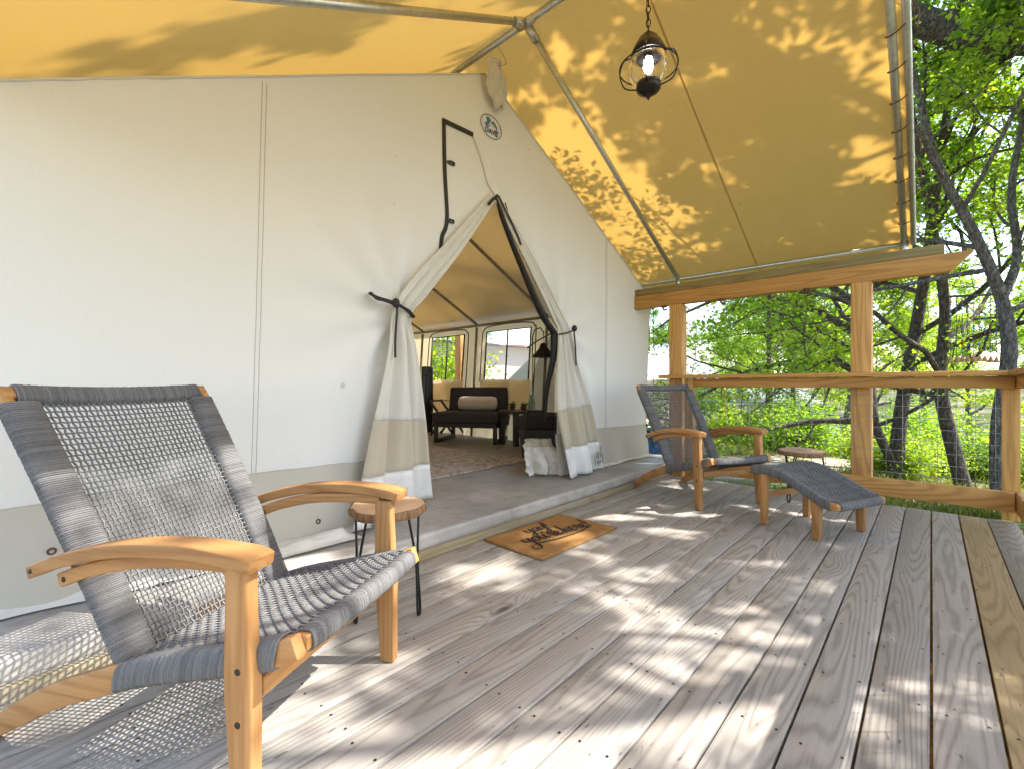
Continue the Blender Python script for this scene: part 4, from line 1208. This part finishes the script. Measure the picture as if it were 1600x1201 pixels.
# ------------------------------------------------------------------ inside the tent
Z0 = .133
def rug_mat():
    N = NT('rug')
    v = N.coords()
    n = N.noise(v, 16, 5, .75); n2 = N.noise(v, 180, 2); vo = N.n('ShaderNodeTexVoronoi', {'Vector': v, 'Scale': 7.0}, feature='DISTANCE_TO_EDGE').outputs[0]
    c = N.mix(N.rng(n, .42, .58), (0.36, 0.31, 0.265), (0.60, 0.53, 0.455))
    c = N.mix(N.rng(vo, 0, .06, .6, 0), c, (0.16, 0.13, 0.12))
    return N.done(N.pbr(c, .95, N.bump(n2, .6, .004), spec=.1))
r_ = MB(); r_.box((0, 0, .005), (2.1, 3.1, .009)); rug = r_.build('rug', rug_mat(), loc=(2.76, 4.77, Z0), bevel=.002)
tag(rug, 'worn beige patterned rug on the concrete floor inside the tent', 'rug')

ls = thing('armless_sofa', 'charcoal armless low sofa with dark wood frame facing the tent door', 'sofa', (4.60, 5.00, Z0), R(-62))
def sofa(t, w):
    MB().box((0, -.02, .36), (w, .74, .15)).build('seat_cushion', M['charcoal'], t, bevel=.035, seg=4)
    MB().box((0, -.02, .255), (w-.02, .72, .06)).build('seat_base', M['charcoal'], t, bevel=.01)
    MB().box((0, .34, .565), (w, .14, .44), Matrix.Rotation(R(-10), 3, 'X')).build('back_cushion', M['charcoal'], t, bevel=.035, seg=4)
    MB().box((0, .43, .48), (w-.04, .03, .50), Matrix.Rotation(R(-10), 3, 'X')).build('back_panel', M['darkwood'], t, bevel=.005)
    for s in (-1, 1):
        MB().box((s*(w/2-.05), -.33, .113), (.05, .06, .224)).build('leg', M['darkwood'], t, bevel=.004)
        MB().box((s*(w/2-.05), .33, .113), (.05, .06, .224)).build('leg', M['darkwood'], t, bevel=.004)
        MB().box((s*(w/2-.05), 0, .028), (.045, .60, .05)).build('skid', M['darkwood'], t, bevel=.004)
sofa(ls, .98)
pil = MB()
pr2 = [(.005, -.30), (.06, -.297), (.095, -.28), (.105, -.22), (.105, .22), (.095, .28), (.06, .297), (.005, .30)]
pil.lathe(pr2, seg=28)
pil.v = [v[:, [2, 1, 0]] for v in pil.v]
po = pil.build('bolster_pillow', M['cream'], smooth=True)
a_ = R(-62)
lp = np.array([0.02, .16]); cw = np.array([math.cos(a_)*lp[0]-math.sin(a_)*lp[1], math.sin(a_)*lp[0]+math.cos(a_)*lp[1]])
po.location = (4.60+cw[0], 5.00+cw[1], Z0+.545); po.rotation_euler = (0, 0, a_)
tag(po, 'cream bolster pillow lying on the charcoal sofa', 'pillow')
st_ = thing('end_table', 'dark wood end table between the sofa and the second seat', 'table', (4.80, 4.22, Z0), R(-10))
MB().box((0, 0, .455), (.52, .40, .035)).build('table_top', M['darkwood'], st_, bevel=.004)
for sx_ in (-1, 1):
    for sy_ in (-1, 1): MB().box((sx_*.22, sy_*.16, .219), (.065, .065, .437)).build('leg', M['darkwood'], st_, bevel=.004)
s2 = thing('low_seat', 'second charcoal low seat half hidden by the right door curtain', 'sofa', (4.39, 3.35, Z0), R(30))
MB().box((0, 0, .40), (.80, .74, .15)).build('seat_cushion', M['charcoal'], s2, bevel=.035, seg=4)
side = MB(); side.loft([[(-.39, -.30, .0), (-.39, .30, .0), (-.39, .35, .32), (-.39, -.35, .32)], [(-.33, -.30, .0), (-.33, .30, .0), (-.33, .35, .32), (-.33, -.35, .32)]]); side.build('side_panel', M['darkwood'], s2, bevel=.005)
side = MB(); side.loft([[(.33, -.30, .0), (.33, .30, .0), (.33, .35, .32), (.33, -.35, .32)], [(.39, -.30, .0), (.39, .30, .0), (.39, .35, .32), (.39, -.35, .32)]]); side.build('side_panel', M['darkwood'], s2, bevel=.005)
MB().box((0, 0, .27), (.66, .66, .09)).build('seat_base', M['darkwood'], s2, bevel=.005)
# slim black tower
tw = thing('tower_heater', 'slim tall black tower standing by the tent side wall', 'heater', (4.93, 6.55, Z0), R(-30))
MB().box((0, 0, .59), (.20, .20, 1.10)).build('column', M['blackgloss'], tw, bevel=.03, seg=4)
MB().box((0, 0, .02), (.30, .26, .04)).build('base', M['blackgloss'], tw, bevel=.012)
MB().box((0, -.102, .62), (.10, .006, .80)).build('grille', M['iron'], tw, bevel=.002)
# luggage rack
lr = thing('luggage_rack', 'folding dark wood luggage rack behind the charcoal sofa', 'luggage rack', (4.82, 5.85, Z0), R(-68))
for y in (-.16, .16):
    MB().plank([(-.22, y, .01), (.22, y, .56)], .022, .035, side=(0, 1, 0)).build('leg', M['darkwood'], lr, bevel=.003)
    MB().plank([(.22, y*1.12, .01), (-.22, y*1.12, .56)], .022, .035, side=(0, 1, 0)).build('leg', M['darkwood'], lr, bevel=.003)
for x in (-.22, .22):
    MB().plank([(x, -.21, .565), (x, .21, .565)], .03, .03).build('top_bar', M['darkwood'], lr, bevel=.003)
for y in (-.12, 0, .12): MB().plank([(-.22, y, .578), (0, y, .565), (.22, y, .578)], .04, .003).build('strap', M['black'], lr)
# draped table
dt = thing('draped_table', 'table under a grey cloth just inside the left door curtain', 'table', (3.72, 6.28, Z0), R(12))
P = []
for v_ in np.linspace(0, 1, 16):
    ring = []
    for k in range(60):
        an = k/60*2*math.pi
        sq = 1/max(abs(math.cos(an)), abs(math.sin(an)))
        rad = min(sq, 1.22)
        z = .80*(1-v_)
        fl_ = 1+.10*v_+.05*v_*math.sin(an*9)
        ring.append((.42*rad*math.cos(an)*fl_, .36*rad*math.sin(an)*fl_, z+.006))
    P.append(ring)
P.insert(0, [(x*.5, y*.5, z+.001) for x, y, z in P[0]])
MB().loft(P).build('cloth', M['greycloth'], dt, smooth=True)
tr = MB().box((0, 0, .832), (.5, .36, .03)); tr.build('tray', M['darkwood'], dt, bevel=.005)
# lamp
lm = thing('arc_lamp', 'dark lamp shade behind the insect mesh of the right curtain', 'lamp', (4.98, 3.97, Z0))
MB().lathe([(.02, 1.40), (.045, 1.38), (.06, 1.33), (.17, 1.20), (.165, 1.20), (.05, 1.325), (.02, 1.36)], seg=28).build('lamp_shade', M['bronze'], lm, smooth=True)
MB().tube([(0, 0, 1.40), (0, 0, 1.55), (.03, .08, 1.62), (.05, .2, 1.60), (.05, .24, 1.5), (.05, .24, .02)], .009, 8).build('stem', M['bronze'], lm, smooth=True)
MB().lathe([(.14, 0), (.14, .02), (.02, .03)], (.05, .24, 0), 24).build('base', M['bronze'], lm, smooth=True)
# things on the end table
TT = Z0+.475
va = MB().lathe([(.035, .001), (.045, .02), (.048, .10), (.028, .15), (.02, .18), (.034, .205), (.030, .205), (.016, .18), (.024, .15), (.043, .10), (.04, .02)], seg=24, caps=False)
tag(va.build('vase', M['vase'], smooth=True, loc=(4.86, 4.08, TT)), 'aqua glass bottle vase on the end table', 'vase')
def succulent(loc, label, seed):
    t = thing('potted_plant', label, 'plant', loc)
    MB().lathe([(.03, 0), (.045, .03), (.05, .045), (.042, .045), (.035, .03)], seg=18).build('pot', M['cord'], t, smooth=True)
    rr = random.Random(seed); m = MB()
    for i in range(22):
        a = rr.uniform(0, 6.28); e = rr.uniform(.5, 1.4); L = rr.uniform(.05, .10)
        d = np.array([math.cos(a)*math.cos(e), math.sin(a)*math.cos(e), math.sin(e)])
        m.tube([d*.01+(0, 0, .035), d*L*.6+(0, 0, .04), d*L+(0, 0, .045)], [.006, .007, .001], 5)
    m.build('leaves', M['leafdark'], t, smooth=True, kind='stuff')
succulent((4.74, 4.34, TT), 'small spiky potted plant on the end table beside the sofa', 4)
succulent((4.82, 4.20, TT), 'small spiky potted plant on the end table next to the glass vase', 9)
# ------------------------------------------------------------------ trees
def leaves_mesh(mb, C, rs, size, flatness=0.5):
    n = len(C)
    nrm = rs.normal(size=(n, 3)); nrm[:, 2] = np.abs(nrm[:, 2])+flatness
    nrm /= np.linalg.norm(nrm, axis=1)[:, None]
    a = np.cross(nrm, rs.normal(size=(n, 3))); a /= np.linalg.norm(a, axis=1)[:, None]+1e-9
    b = np.cross(nrm, a)
    L = size*(.65+.7*rs.rand(n)); Wd = L*(.24+.12*rs.rand(n))
    droop = nrm*(L*.12)[:, None]
    v = np.stack([C-a*L[:, None]*.5-droop, C+b*Wd[:, None]-a*(L*.05)[:, None], C+a*L[:, None]*.5-droop, C-b*Wd[:, None]-a*(L*.05)[:, None]], 1)
    mb.add(v.reshape(-1, 3), np.arange(4*n).reshape(-1, 4))

def tree_data(seed, H=8.0, r0=.16, lean=(0, 0), n_leaf=42000, leaf=.075, cl=.30, limbs=None, trunk_pts=None, kids=(8, 5, 4), start=.35, up=.25, spread=1.0, Lf=.42, bare=0.0):
    rs = np.random.RandomState(seed); rr = random.Random(seed)
    tb = MB(); tips = []
    def wander(p, d, L, n, w, upb):
        pts = [np.array(p, float)]; d = unit(d)
        for i in range(n):
            d = unit(d+rs.normal(size=3)*w+np.array([0, 0, upb*.12]))
            pts.append(pts[-1]+d*L/n)
        return np.array(pts)
    def branch(path, ra, rb, lev):
        n = len(path)
        tb.tube(path, np.linspace(ra, rb, n), (10, 7, 5, 3)[min(lev, 3)], caps=False)
        if lev >= 3:
            tips.append(path); return
        k = kids[min(lev, 2)]
        s0 = start if lev == 0 else .25
        for j in range(k):
            t = s0+(1-s0)*(j+rr.random()*.8)/k
            i = min(n-2, int(t*(n-1))); f = t*(n-1)-i
            p = path[i]*(1-f)+path[i+1]*f
            tg = unit(path[i+1]-path[i])
            sd = unit(np.cross(tg, rs.normal(size=3)))
            d = unit(tg*(.55 if lev else .35)+sd*spread+np.array([0, 0, up]))
            Lb = (H*Lf if lev == 0 else np.linalg.norm(path[-1]-path[0])*.55)*(1.15-.55*t)*(.8+.4*rr.random())
            rc_ = max(.005, (ra+(rb-ra)*t)*(.55 if lev == 0 else .5))
            branch(wander(p, d, Lb, 6 if lev < 2 else 4, .20, up), rc_, rc_*.4, lev+1)
        # leader
        if lev < 3: branch(wander(path[-1], path[-1]-path[-2], np.linalg.norm(path[-1]-path[0])*.35, 4, .22, up), rb, rb*.4, min(3, lev+1))
    if trunk_pts is None:
        trunk_pts = [(0, 0, -.4), (lean[0]*.1, lean[1]*.1, H*.12), (lean[0]*.4+rs.normal()*.1, lean[1]*.4+rs.normal()*.1, H*.35), (lean[0]*.7+rs.normal()*.15, lean[1]*.7, H*.58), (lean[0], lean[1], H*.8)]
    tp = smooth_path(trunk_pts, 5)
    branch(tp, r0, r0*.35, 0)
    for pts, a_, b_ in (limbs or []):
        branch(smooth_path(pts, 5), a_, b_, 1)
    # a flare at the foot
    tb.tube(np.array([tp[0], tp[0]*.55+tp[1]*.45]), [r0*1.5, r0*1.0], 10, caps=False)
    lf = MB()
    nt = len(tips)
    per = rs.multinomial(n_leaf, np.ones(nt)/nt*1.0)
    C = []
    for path, m in zip(tips, per):
        if rs.rand() < bare: continue
        t = rs.rand(m)*(len(path)-1); i = np.minimum(len(path)-2, t.astype(int)); f = (t-i)[:, None]
        c = path[i]*(1-f)+path[i+1]*f
        off = rs.normal(size=(m, 3))*cl*np.array([.6, .6, .35])*(.4+.6*rs.rand())
        C.append(c+off)
    leaves_mesh(lf, np.concatenate(C), rs, leaf)
    return tb, lf
def tree_meshes(seed, bark='bark', leafm='leaf', **k):
    tb, lf = tree_data(seed, **k)
    a = tb.build('trunk', M[bark], smooth=True); b = lf.build('crown', M[leafm])
    ma, mb_ = a.data, b.data
    bpy.data.objects.remove(a); bpy.data.objects.remove(b)
    return ma, mb_
def put_tree(name, label, pair, loc, rz=0, sc=1.0, group=None, cat='tree'):
    t = thing(name, label, cat, loc, rz, group)
    t.scale = (sc, sc, sc)
    place('trunk', pair[0], None, t); place('crown', pair[1], None, t)
    return t
def cam_pt(fwd, s):  # ground point given distance ahead and sideways ratio, used once to lay out the wood
    a = R(42.5)
    x = fwd*(math.cos(a)+math.sin(a)*s); y = fwd*(math.sin(a)-math.cos(a)*s)
    return x, y
def ground_at(x, y): return (x, y, float(gz(np.array(x), np.array(y))))

# individual trees next to the deck
x, y = cam_pt(7.6, .835)
put_tree('forked_tree', 'dark forked tree just beyond the end railing, right of the middle post', tree_meshes(11, r0=.115, H=9, bare=.18, n_leaf=19000, lean=(.3, -.8), limbs=[([(0, 0, .2), (-.45, .25, 1.1), (-.75, .4, 2.4), (-1.0, .5, 4.0)], .075, .04)], start=.32), ground_at(x, y))
x, y = cam_pt(7.0, .965)
put_tree('leaning_tree', 'dark crooked tree beyond the right half of the end railing', tree_meshes(23, r0=.11, H=8.5, bare=.18, n_leaf=18000, trunk_pts=[(0.1, -.2, -.4), (0, 0, .6), (-.15, .15, 1.6), (-.1, .1, 2.8), (-.4, .3, 4.4), (-.3, .5, 6)], start=.3), ground_at(x, y), 0)
x, y = cam_pt(5.6, 1.07)
put_tree('slender_tree', 'slender grey tree by the deck corner behind the wind chime', tree_meshes(31, 'barkgrey', 'leaf2', r0=.095, H=8, n_leaf=17000, leaf=.07, trunk_pts=[(0, 0, -.4), (.02, .02, .9), (-.02, -.06, 1.9), (.08, .0, 2.6), (-.15, .25, 3.4), (-.5, .6, 4.3), (-.7, .8, 5.4)],
         limbs=[([(.05, 0, 2.55), (.25, -.15, 3.1), (.22, -.1, 3.9), (.35, -.2, 4.8)], .055, .03)], kids=(7, 4, 3), start=.45, bare=.35), ground_at(x, y))
x, y = cam_pt(8.8, .785)
put_tree('spreading_tree', 'broad leafy tree behind the middle post with limbs reaching left', tree_meshes(47, r0=.14, H=8.5, n_leaf=36000, leaf=.08, start=.45, cl=.34,
         limbs=[([(0, 0, 1.7), (-.5, .7, 2.1), (-.9, 1.9, 1.9), (-1.1, 2.9, 1.35)], .07, .03), ([(0, 0, .9), (-.4, .9, .9), (-1.0, 2.0, .62), (-1.3, 3.0, .75)], .065, .03), ([(0, 0, 2.4), (-.3, 1.0, 3.2), (-.4, 2.3, 3.6), (-.3, 3.6, 3.3)], .08, .03), ([(0, 0, 3.0), (.2, 1.2, 4.0), (.4, 2.8, 4.2)], .07, .03)]), ground_at(x, y))
# big shade tree to the right of the deck: its limbs dapple deck and canopy
SB, SR = (7.2, -4.1, -1.2), 5.236
sh = put_tree('shade_tree', 'massive rough-barked limb of the shade tree overhanging the top right', tree_meshes(66, r0=.32, H=9.5, n_leaf=80000, leaf=.115, cl=.22, start=.50, kids=(12, 6, 4), Lf=.46, bare=.30, spread=1.25, up=.10,
         trunk_pts=[(0, 0, -.4), (-.05, .1, 1.5), (-.2, .3, 3.4), (-.3, .3, 5.0), (-.5, .4, 6.6), (-.4, .6, 8.0)], limbs=[]), SB, SR)
lw = np.array([(7.2, -3.9, 2.2), (7.6, -2.8, 3.7), (7.9, -1.6, 4.6), (7.8, -.3, 5.2), (7.2, 1.0, 6.2), (6.6, 2.2, 6.9)])-np.array(SB)
ca, sa = math.cos(-SR), math.sin(-SR)
ll = np.stack([lw[:, 0]*ca-lw[:, 1]*sa, lw[:, 0]*sa+lw[:, 1]*ca, lw[:, 2]], -1)
tbl, lfl = tree_data(5, r0=.27, H=5, n_leaf=3500, leaf=.085, cl=.28, start=.35, kids=(7, 4, 3), trunk_pts=[tuple(p) for p in ll], Lf=.4)
tbl.build('limb', M['bark'], sh, smooth=True); lfl.build('limb_foliage', M['leaf'], sh)
lw = np.array([(7.15, -4.0, 2.6), (6.5, -4.1, 4.3), (5.9, -3.9, 5.3), (5.4, -3.7, 5.9), (5.1, -3.6, 6.2)])-np.array(SB)  # second limb, out of view, added to throw leaf shade on the foreground deck
ll = np.stack([lw[:, 0]*ca-lw[:, 1]*sa, lw[:, 0]*sa+lw[:, 1]*ca, lw[:, 2]], -1)
tbl, lfl = tree_data(8, r0=.13, H=2.6, n_leaf=3600, leaf=.10, cl=.20, start=.45, kids=(8, 5, 3), trunk_pts=[tuple(p) for p in ll], Lf=.4, bare=.2)
tbl.build('limb', M['bark'], sh, smooth=True); lfl.build('limb_foliage', M['leaf'], sh)
pair_a = tree_meshes(71, r0=.17, H=8.5, n_leaf=36000, leaf=.085, cl=.36)
pair_b = tree_meshes(83, 'barkgrey', 'leaf2', r0=.14, H=7.5, n_leaf=32000, leaf=.08, cl=.34, lean=(.6, .5))
pair_c = tree_meshes(97, 'bark', 'leafdark', r0=.20, H=10, n_leaf=36000, leaf=.09, cl=.4)
# wood behind
pairs = (pair_a, pair_b, pair_c)
lab = ('green leafy tree in the wood behind the deck', 'yellow-green grey-barked tree in the wood behind the deck', 'dark green tree in the wood behind the deck')
spots = [(19, .56, 2, .8), (17, .72, 1, 1.0), (24, .62, 0, 1.1), (25, .80, 1, 1.2),
         (30, .50, 1, 1.0), (38, .40, 0, .9), (36, .60, 2, 1.3), (35, .78, 0, 1.3), (30, 1.0, 0, 1.2), (44, .5, 0, 1.3), (44, .9, 2, 1.4), (42, 1.15, 0, 1.4), (40, .30, 2, 1.0)]
rt = random.Random(12)
for fwd, s, k, sc in spots:
    x, y = cam_pt(fwd, s)
    put_tree('woodland_tree', lab[k], pairs[k], ground_at(x, y), rt.uniform(0, 6.28), sc, ('green', 'yellow-green', 'dark green')[k]+' trees of the wood behind the deck')
# trees beyond the tent windows
for x, y, k, sc in ((8.6, 12.4, 1, .85), (10.5, 15.5, 0, 1.0), (15.5, 18.0, 2, .62), (13.0, 20.0, 1, 1.0), (8.0, 16.5, 0, .95), (22, 23, 2, .55)):
    put_tree('camp_tree', 'leafy tree seen through the window of the tent', pairs[k], ground_at(x, y), rt.uniform(0, 6.28), sc, 'trees beyond the tent windows')

# bushes
def bush_pair(seed, leafm, n, rad, h, leaf):
    rs = np.random.RandomState(seed); st = MB(); C = []
    for i in range(16):
        a = rs.rand()*6.28; e = .5+rs.rand()*.9; L = h*(.6+.5*rs.rand())
        d = np.array([math.cos(a)*math.cos(e)*rad/h, math.sin(a)*math.cos(e)*rad/h, math.sin(e)])
        p = np.array([d*L*t+rs.normal(size=3)*.02 for t in np.linspace(0, 1, 5)]); p[0, 2] = -.08
        st.tube(p, np.linspace(.012, .003, 5), 4, caps=False)
        m = n//16; t = .3+.7*rs.rand(m)
        C.append(d[None]*L*t[:, None]+rs.normal(size=(m, 3))*np.array([rad, rad, h*.7])*.22)
    lf = MB(); C = np.concatenate(C); C[:, 2] = np.abs(C[:, 2])
    leaves_mesh(lf, C, rs, leaf)
    a = st.build('stems', M['bark']); b = lf.build('foliage', M[leafm])
    r = (a.data, b.data); bpy.data.objects.remove(a); bpy.data.objects.remove(b); return r
bp_ = (bush_pair(1, 'leaf2', 6000, .8, .9, .06), bush_pair(2, 'leaf', 7000, 1.0, 1.2, .07), bush_pair(3, 'leafdark', 6000, .7, .7, .05))
bl = ('bright yellow-green bush on the slope beyond the railing', 'green bush on the slope beyond the railing', 'low dark green bush on the slope beyond the railing')
rb2 = random.Random(7)
for i in range(46):
    fwd = rb2.uniform(7.5, 24); s = rb2.uniform(.42, 1.3)
    x, y = cam_pt(fwd, s)
    if 6.2 < x < 12.5 and 1.2 < y < 6.0 and fwd < 12: continue
    k = rb2.choice((0, 0, 1, 2))
    b = thing('bush', bl[k], 'bush', ground_at(x, y), rb2.uniform(0, 6.28), ('yellow-green', 'green', 'dark green')[k]+' bushes on the slope')
    sc = rb2.uniform(.6, 1.3); b.scale = (sc, sc, sc*rb2.uniform(.8, 1.1))
    place('stems', bp_[k][0], None, b); place('foliage', bp_[k][1], None, b)
x, y = cam_pt(7.2, .63)
b = thing('bush', 'small rounded yellow-green shrub below the far side table', 'bush', ground_at(x, y), .4); b.scale = (.36, .36, .42)
place('stems', bp_[0][0], None, b); place('foliage', bp_[0][1], None, b)

for x, y, sc in ((9.4, 11.6, 2.2), (10.6, 12.6, 2.6), (9.0, 13.4, 2.8)):
    b = thing('bush', 'tall light green bush filling the left-hand tent window', 'bush', ground_at(x, y), sc, 'bushes behind the left-hand tent window'); b.scale = (sc, sc, sc*1.1)
    place('stems', bp_[1][0], None, b); place('foliage', bp_[0][1], None, b)
# grass and weeds: uncountable
rs = np.random.RandomState(44)
n = 52000
fw_ = 5.2+rs.rand(n)**1.6*22; s_ = .25+rs.rand(n)*1.2
a_ = R(42.5)
gx_ = fw_*(math.cos(a_)+math.sin(a_)*s_); gy_ = fw_*(math.sin(a_)-math.cos(a_)*s_)
dens = vn(gx_*.45, gy_*.45)+.5*vn(gx_*1.3, gy_*1.3)
dpath = np.min(np.hypot(gx_[:, None]-pp[None, ::4, 0], gy_[:, None]-pp[None, ::4, 1]), 1)
keep = (dens > -.12) & (dpath > .75) & ~((gx_ < 5.3) & (gy_ > -.6))
gx_, gy_ = gx_[keep], gy_[keep]; n = len(gx_)
base = np.stack([gx_, gy_, gz(gx_, gy_)-.01], -1)
hh = .06+.16*rs.rand(n)**2; aa = rs.rand(n)*6.28; ww = .006+.008*rs.rand(n)
d = np.stack([np.cos(aa), np.sin(aa), 0*aa], -1); le = rs.normal(size=(n, 3))*.45; le[:, 2] = 1
tip = base+le*hh[:, None]
M['grass'] = leaf_mat('grass_blade', (0.05, 0.075, 0.018), (0.10, 0.13, 0.03), (0.20, 0.19, 0.07), .35)
g = MB(); g.add(np.stack([base-d*ww[:, None], base+d*ww[:, None], tip], 1).reshape(-1, 3), None, np.arange(3*n).reshape(-1, 3))
go = g.build('grass', M['grass'], kind='stuff'); tag(go, 'grass and weeds growing on the ground beyond the deck', 'grass')

# ------------------------------------------------------------------ neighbouring tents, cabin, chairs
M['white_cv'] = canvas('white_canvas', (0.82, 0.81, 0.79), .15, None, .05)
M['grey_cv'] = canvas('grey_white_canvas', (0.66, 0.67, 0.70), .1, None, .1)
def camp_tent(label, loc, rz, w=5.2, dpt=6.0, hw=2.0, hr=3.2):
    t = thing('camp_tent', label, 'tent', loc, rz, 'neighbouring camp tents')
    p = MB()
    for x in (-w/2, w/2): p.grid([[(x, y, z) for z in np.linspace(.32, hw, 4)] for y in np.linspace(0, dpt, 8)])
    for y in (0, dpt): p.grid([[(x, y, .32+(hr-(hr-hw)*abs(x)/(w/2)-.32)*k) for k in np.linspace(0, 1, 6)] for x in np.linspace(-w/2, w/2, 15)])
    p.build('tent_wall', M['white_cv'], t, smooth=False)
    for s in (-1, 1):
        r = MB(); r.grid([[(s*x, y, hr+.14-(hr-hw)*x/(w/2)-.03*math.sin(y*3.1)) for y in np.linspace(-2.6, dpt+.3, 24)] for x in np.linspace(0, w/2+.55, 10)])
        r.build('roof_fly', M['grey_cv'], t, smooth=True)
    for x in (-w/2-.3, w/2+.3):
        for y in (-2.4, .2): MB().bx(x-.06, x+.06, y-.06, y+.06, -.4, 1.95).build('post', M['pine_z'], t)
        MB().bx(x-.07, x+.07, -2.7, .5, 1.95, 2.05).build('beam', M['pine_y'], t)
    MB().bx(-w/2-.7, w/2+.7, -2.8, dpt+.2, .18, .30).build('platform', M['pine_x'], t, bevel=.01)
    for x in (-w/2-.5, 0, w/2+.5):
        for y in (-2.5, 1.5, dpt-.2): MB().bx(x-.09, x+.09, y-.09, y+.09, -.6, .18).build('pier', M['darkwood'], t)
    MB().bx(-w/2-.68, w/2+.68, -2.78, -2.70, 1.18, 1.26).build('rail', M['pine_x'], t)
    return t
camp_tent('neighbouring white tent with grey roof past the far lounge chair', (15.6, 8.5, -.75), R(78), 4.4, 3.2)
camp_tent('white tent seen through the right-hand tent window', (18.5, 17.2, .85), R(80), 5.0, 6.5, 1.9, 2.25)
wp = MB().box((0, 0, 1.2), (.17, .17, 3.2)); tag(wp.build('timber_post', M['pine_z'], loc=(6.35, 7.28, -.4), bevel=.006), 'reddish timber post outside the left-hand tent window', 'post')
# cabin
x, y = cam_pt(30, .56)
cb = thing('cabin', 'low pale cabin with dark window behind the trees', 'cabin', (x, y, float(gz(np.array(x), np.array(y)))), R(-40))
MB().bx(-3.5, 3.5, 0, 4, .6, 3.0).build('wall', M['white_cv'], cb)
r = MB(); r.loft([[(-3.9, -.5, 2.95), (-3.9, 2, 4.0), (-3.9, 4.5, 2.95)], [(3.9, -.5, 2.95), (3.9, 2, 4.0), (3.9, 4.5, 2.95)]]); r.build('roof', M['grey_cv'], cb)
for wx0 in (-1.8, 1.2):
    wn_ = MB().bx(wx0, wx0+1.3, -.03, .0, 1.4, 2.4).build('window', M['blackgloss'], cb)
    MB().bx(wx0+.62, wx0+.68, -.05, -.032, 1.4, 2.4).build('window_bar', M['white_cv'], wn_)
MB().bx(-3.7, 3.7, -.3, 4.2, .35, .6).build('platform', M['darkwood'], cb)
for px_ in (-3, 0, 3): MB().bx(px_-.12, px_+.12, .2, .44, -.8, .35).build('pier', M['darkwood'], cb)
# adirondack chairs
def adirondack(label, loc, rz):
    t = thing('adirondack_chair', label, 'chair', loc, rz, 'blue garden chairs')
    for i in range(5):
        MB().box((-.20+.10*i, -.34, .62-.02*abs(i-2)), (.09, .02, .78-.06*abs(i-2)), Matrix.Rotation(R(24), 3, 'X')).build('back_slat', M['blue'], t, bevel=.004)
    for i in range(5): MB().box((0, .26-.115*i, .385-.035*i), (.52, .10, .02), Matrix.Rotation(R(16), 3, 'X')).build('seat_slat', M['blue'], t, bevel=.004)
    for s in (-1, 1):
        MB().box((s*.33, -.02, .56), (.12, .72, .022)).build('arm', M['blue'], t, bevel=.006)
        MB().box((s*.29, .27, .275), (.025, .10, .55)).build('front_leg', M['blue'], t, bevel=.004)
        MB().plank([(s*.27, .30, .36), (s*.27, -.62, .05)], .025, .11, side=(1, 0, 0)).build('rear_leg', M['blue'], t, bevel=.004)
    return t
x, y = cam_pt(9.2, .325)
adirondack('nearer blue garden chair on the ground past the tent corner', ground_at(x, y), R(-150))
x, y = cam_pt(10.4, .31)
adirondack('farther blue garden chair on the ground past the tent corner', ground_at(x, y), R(-120))
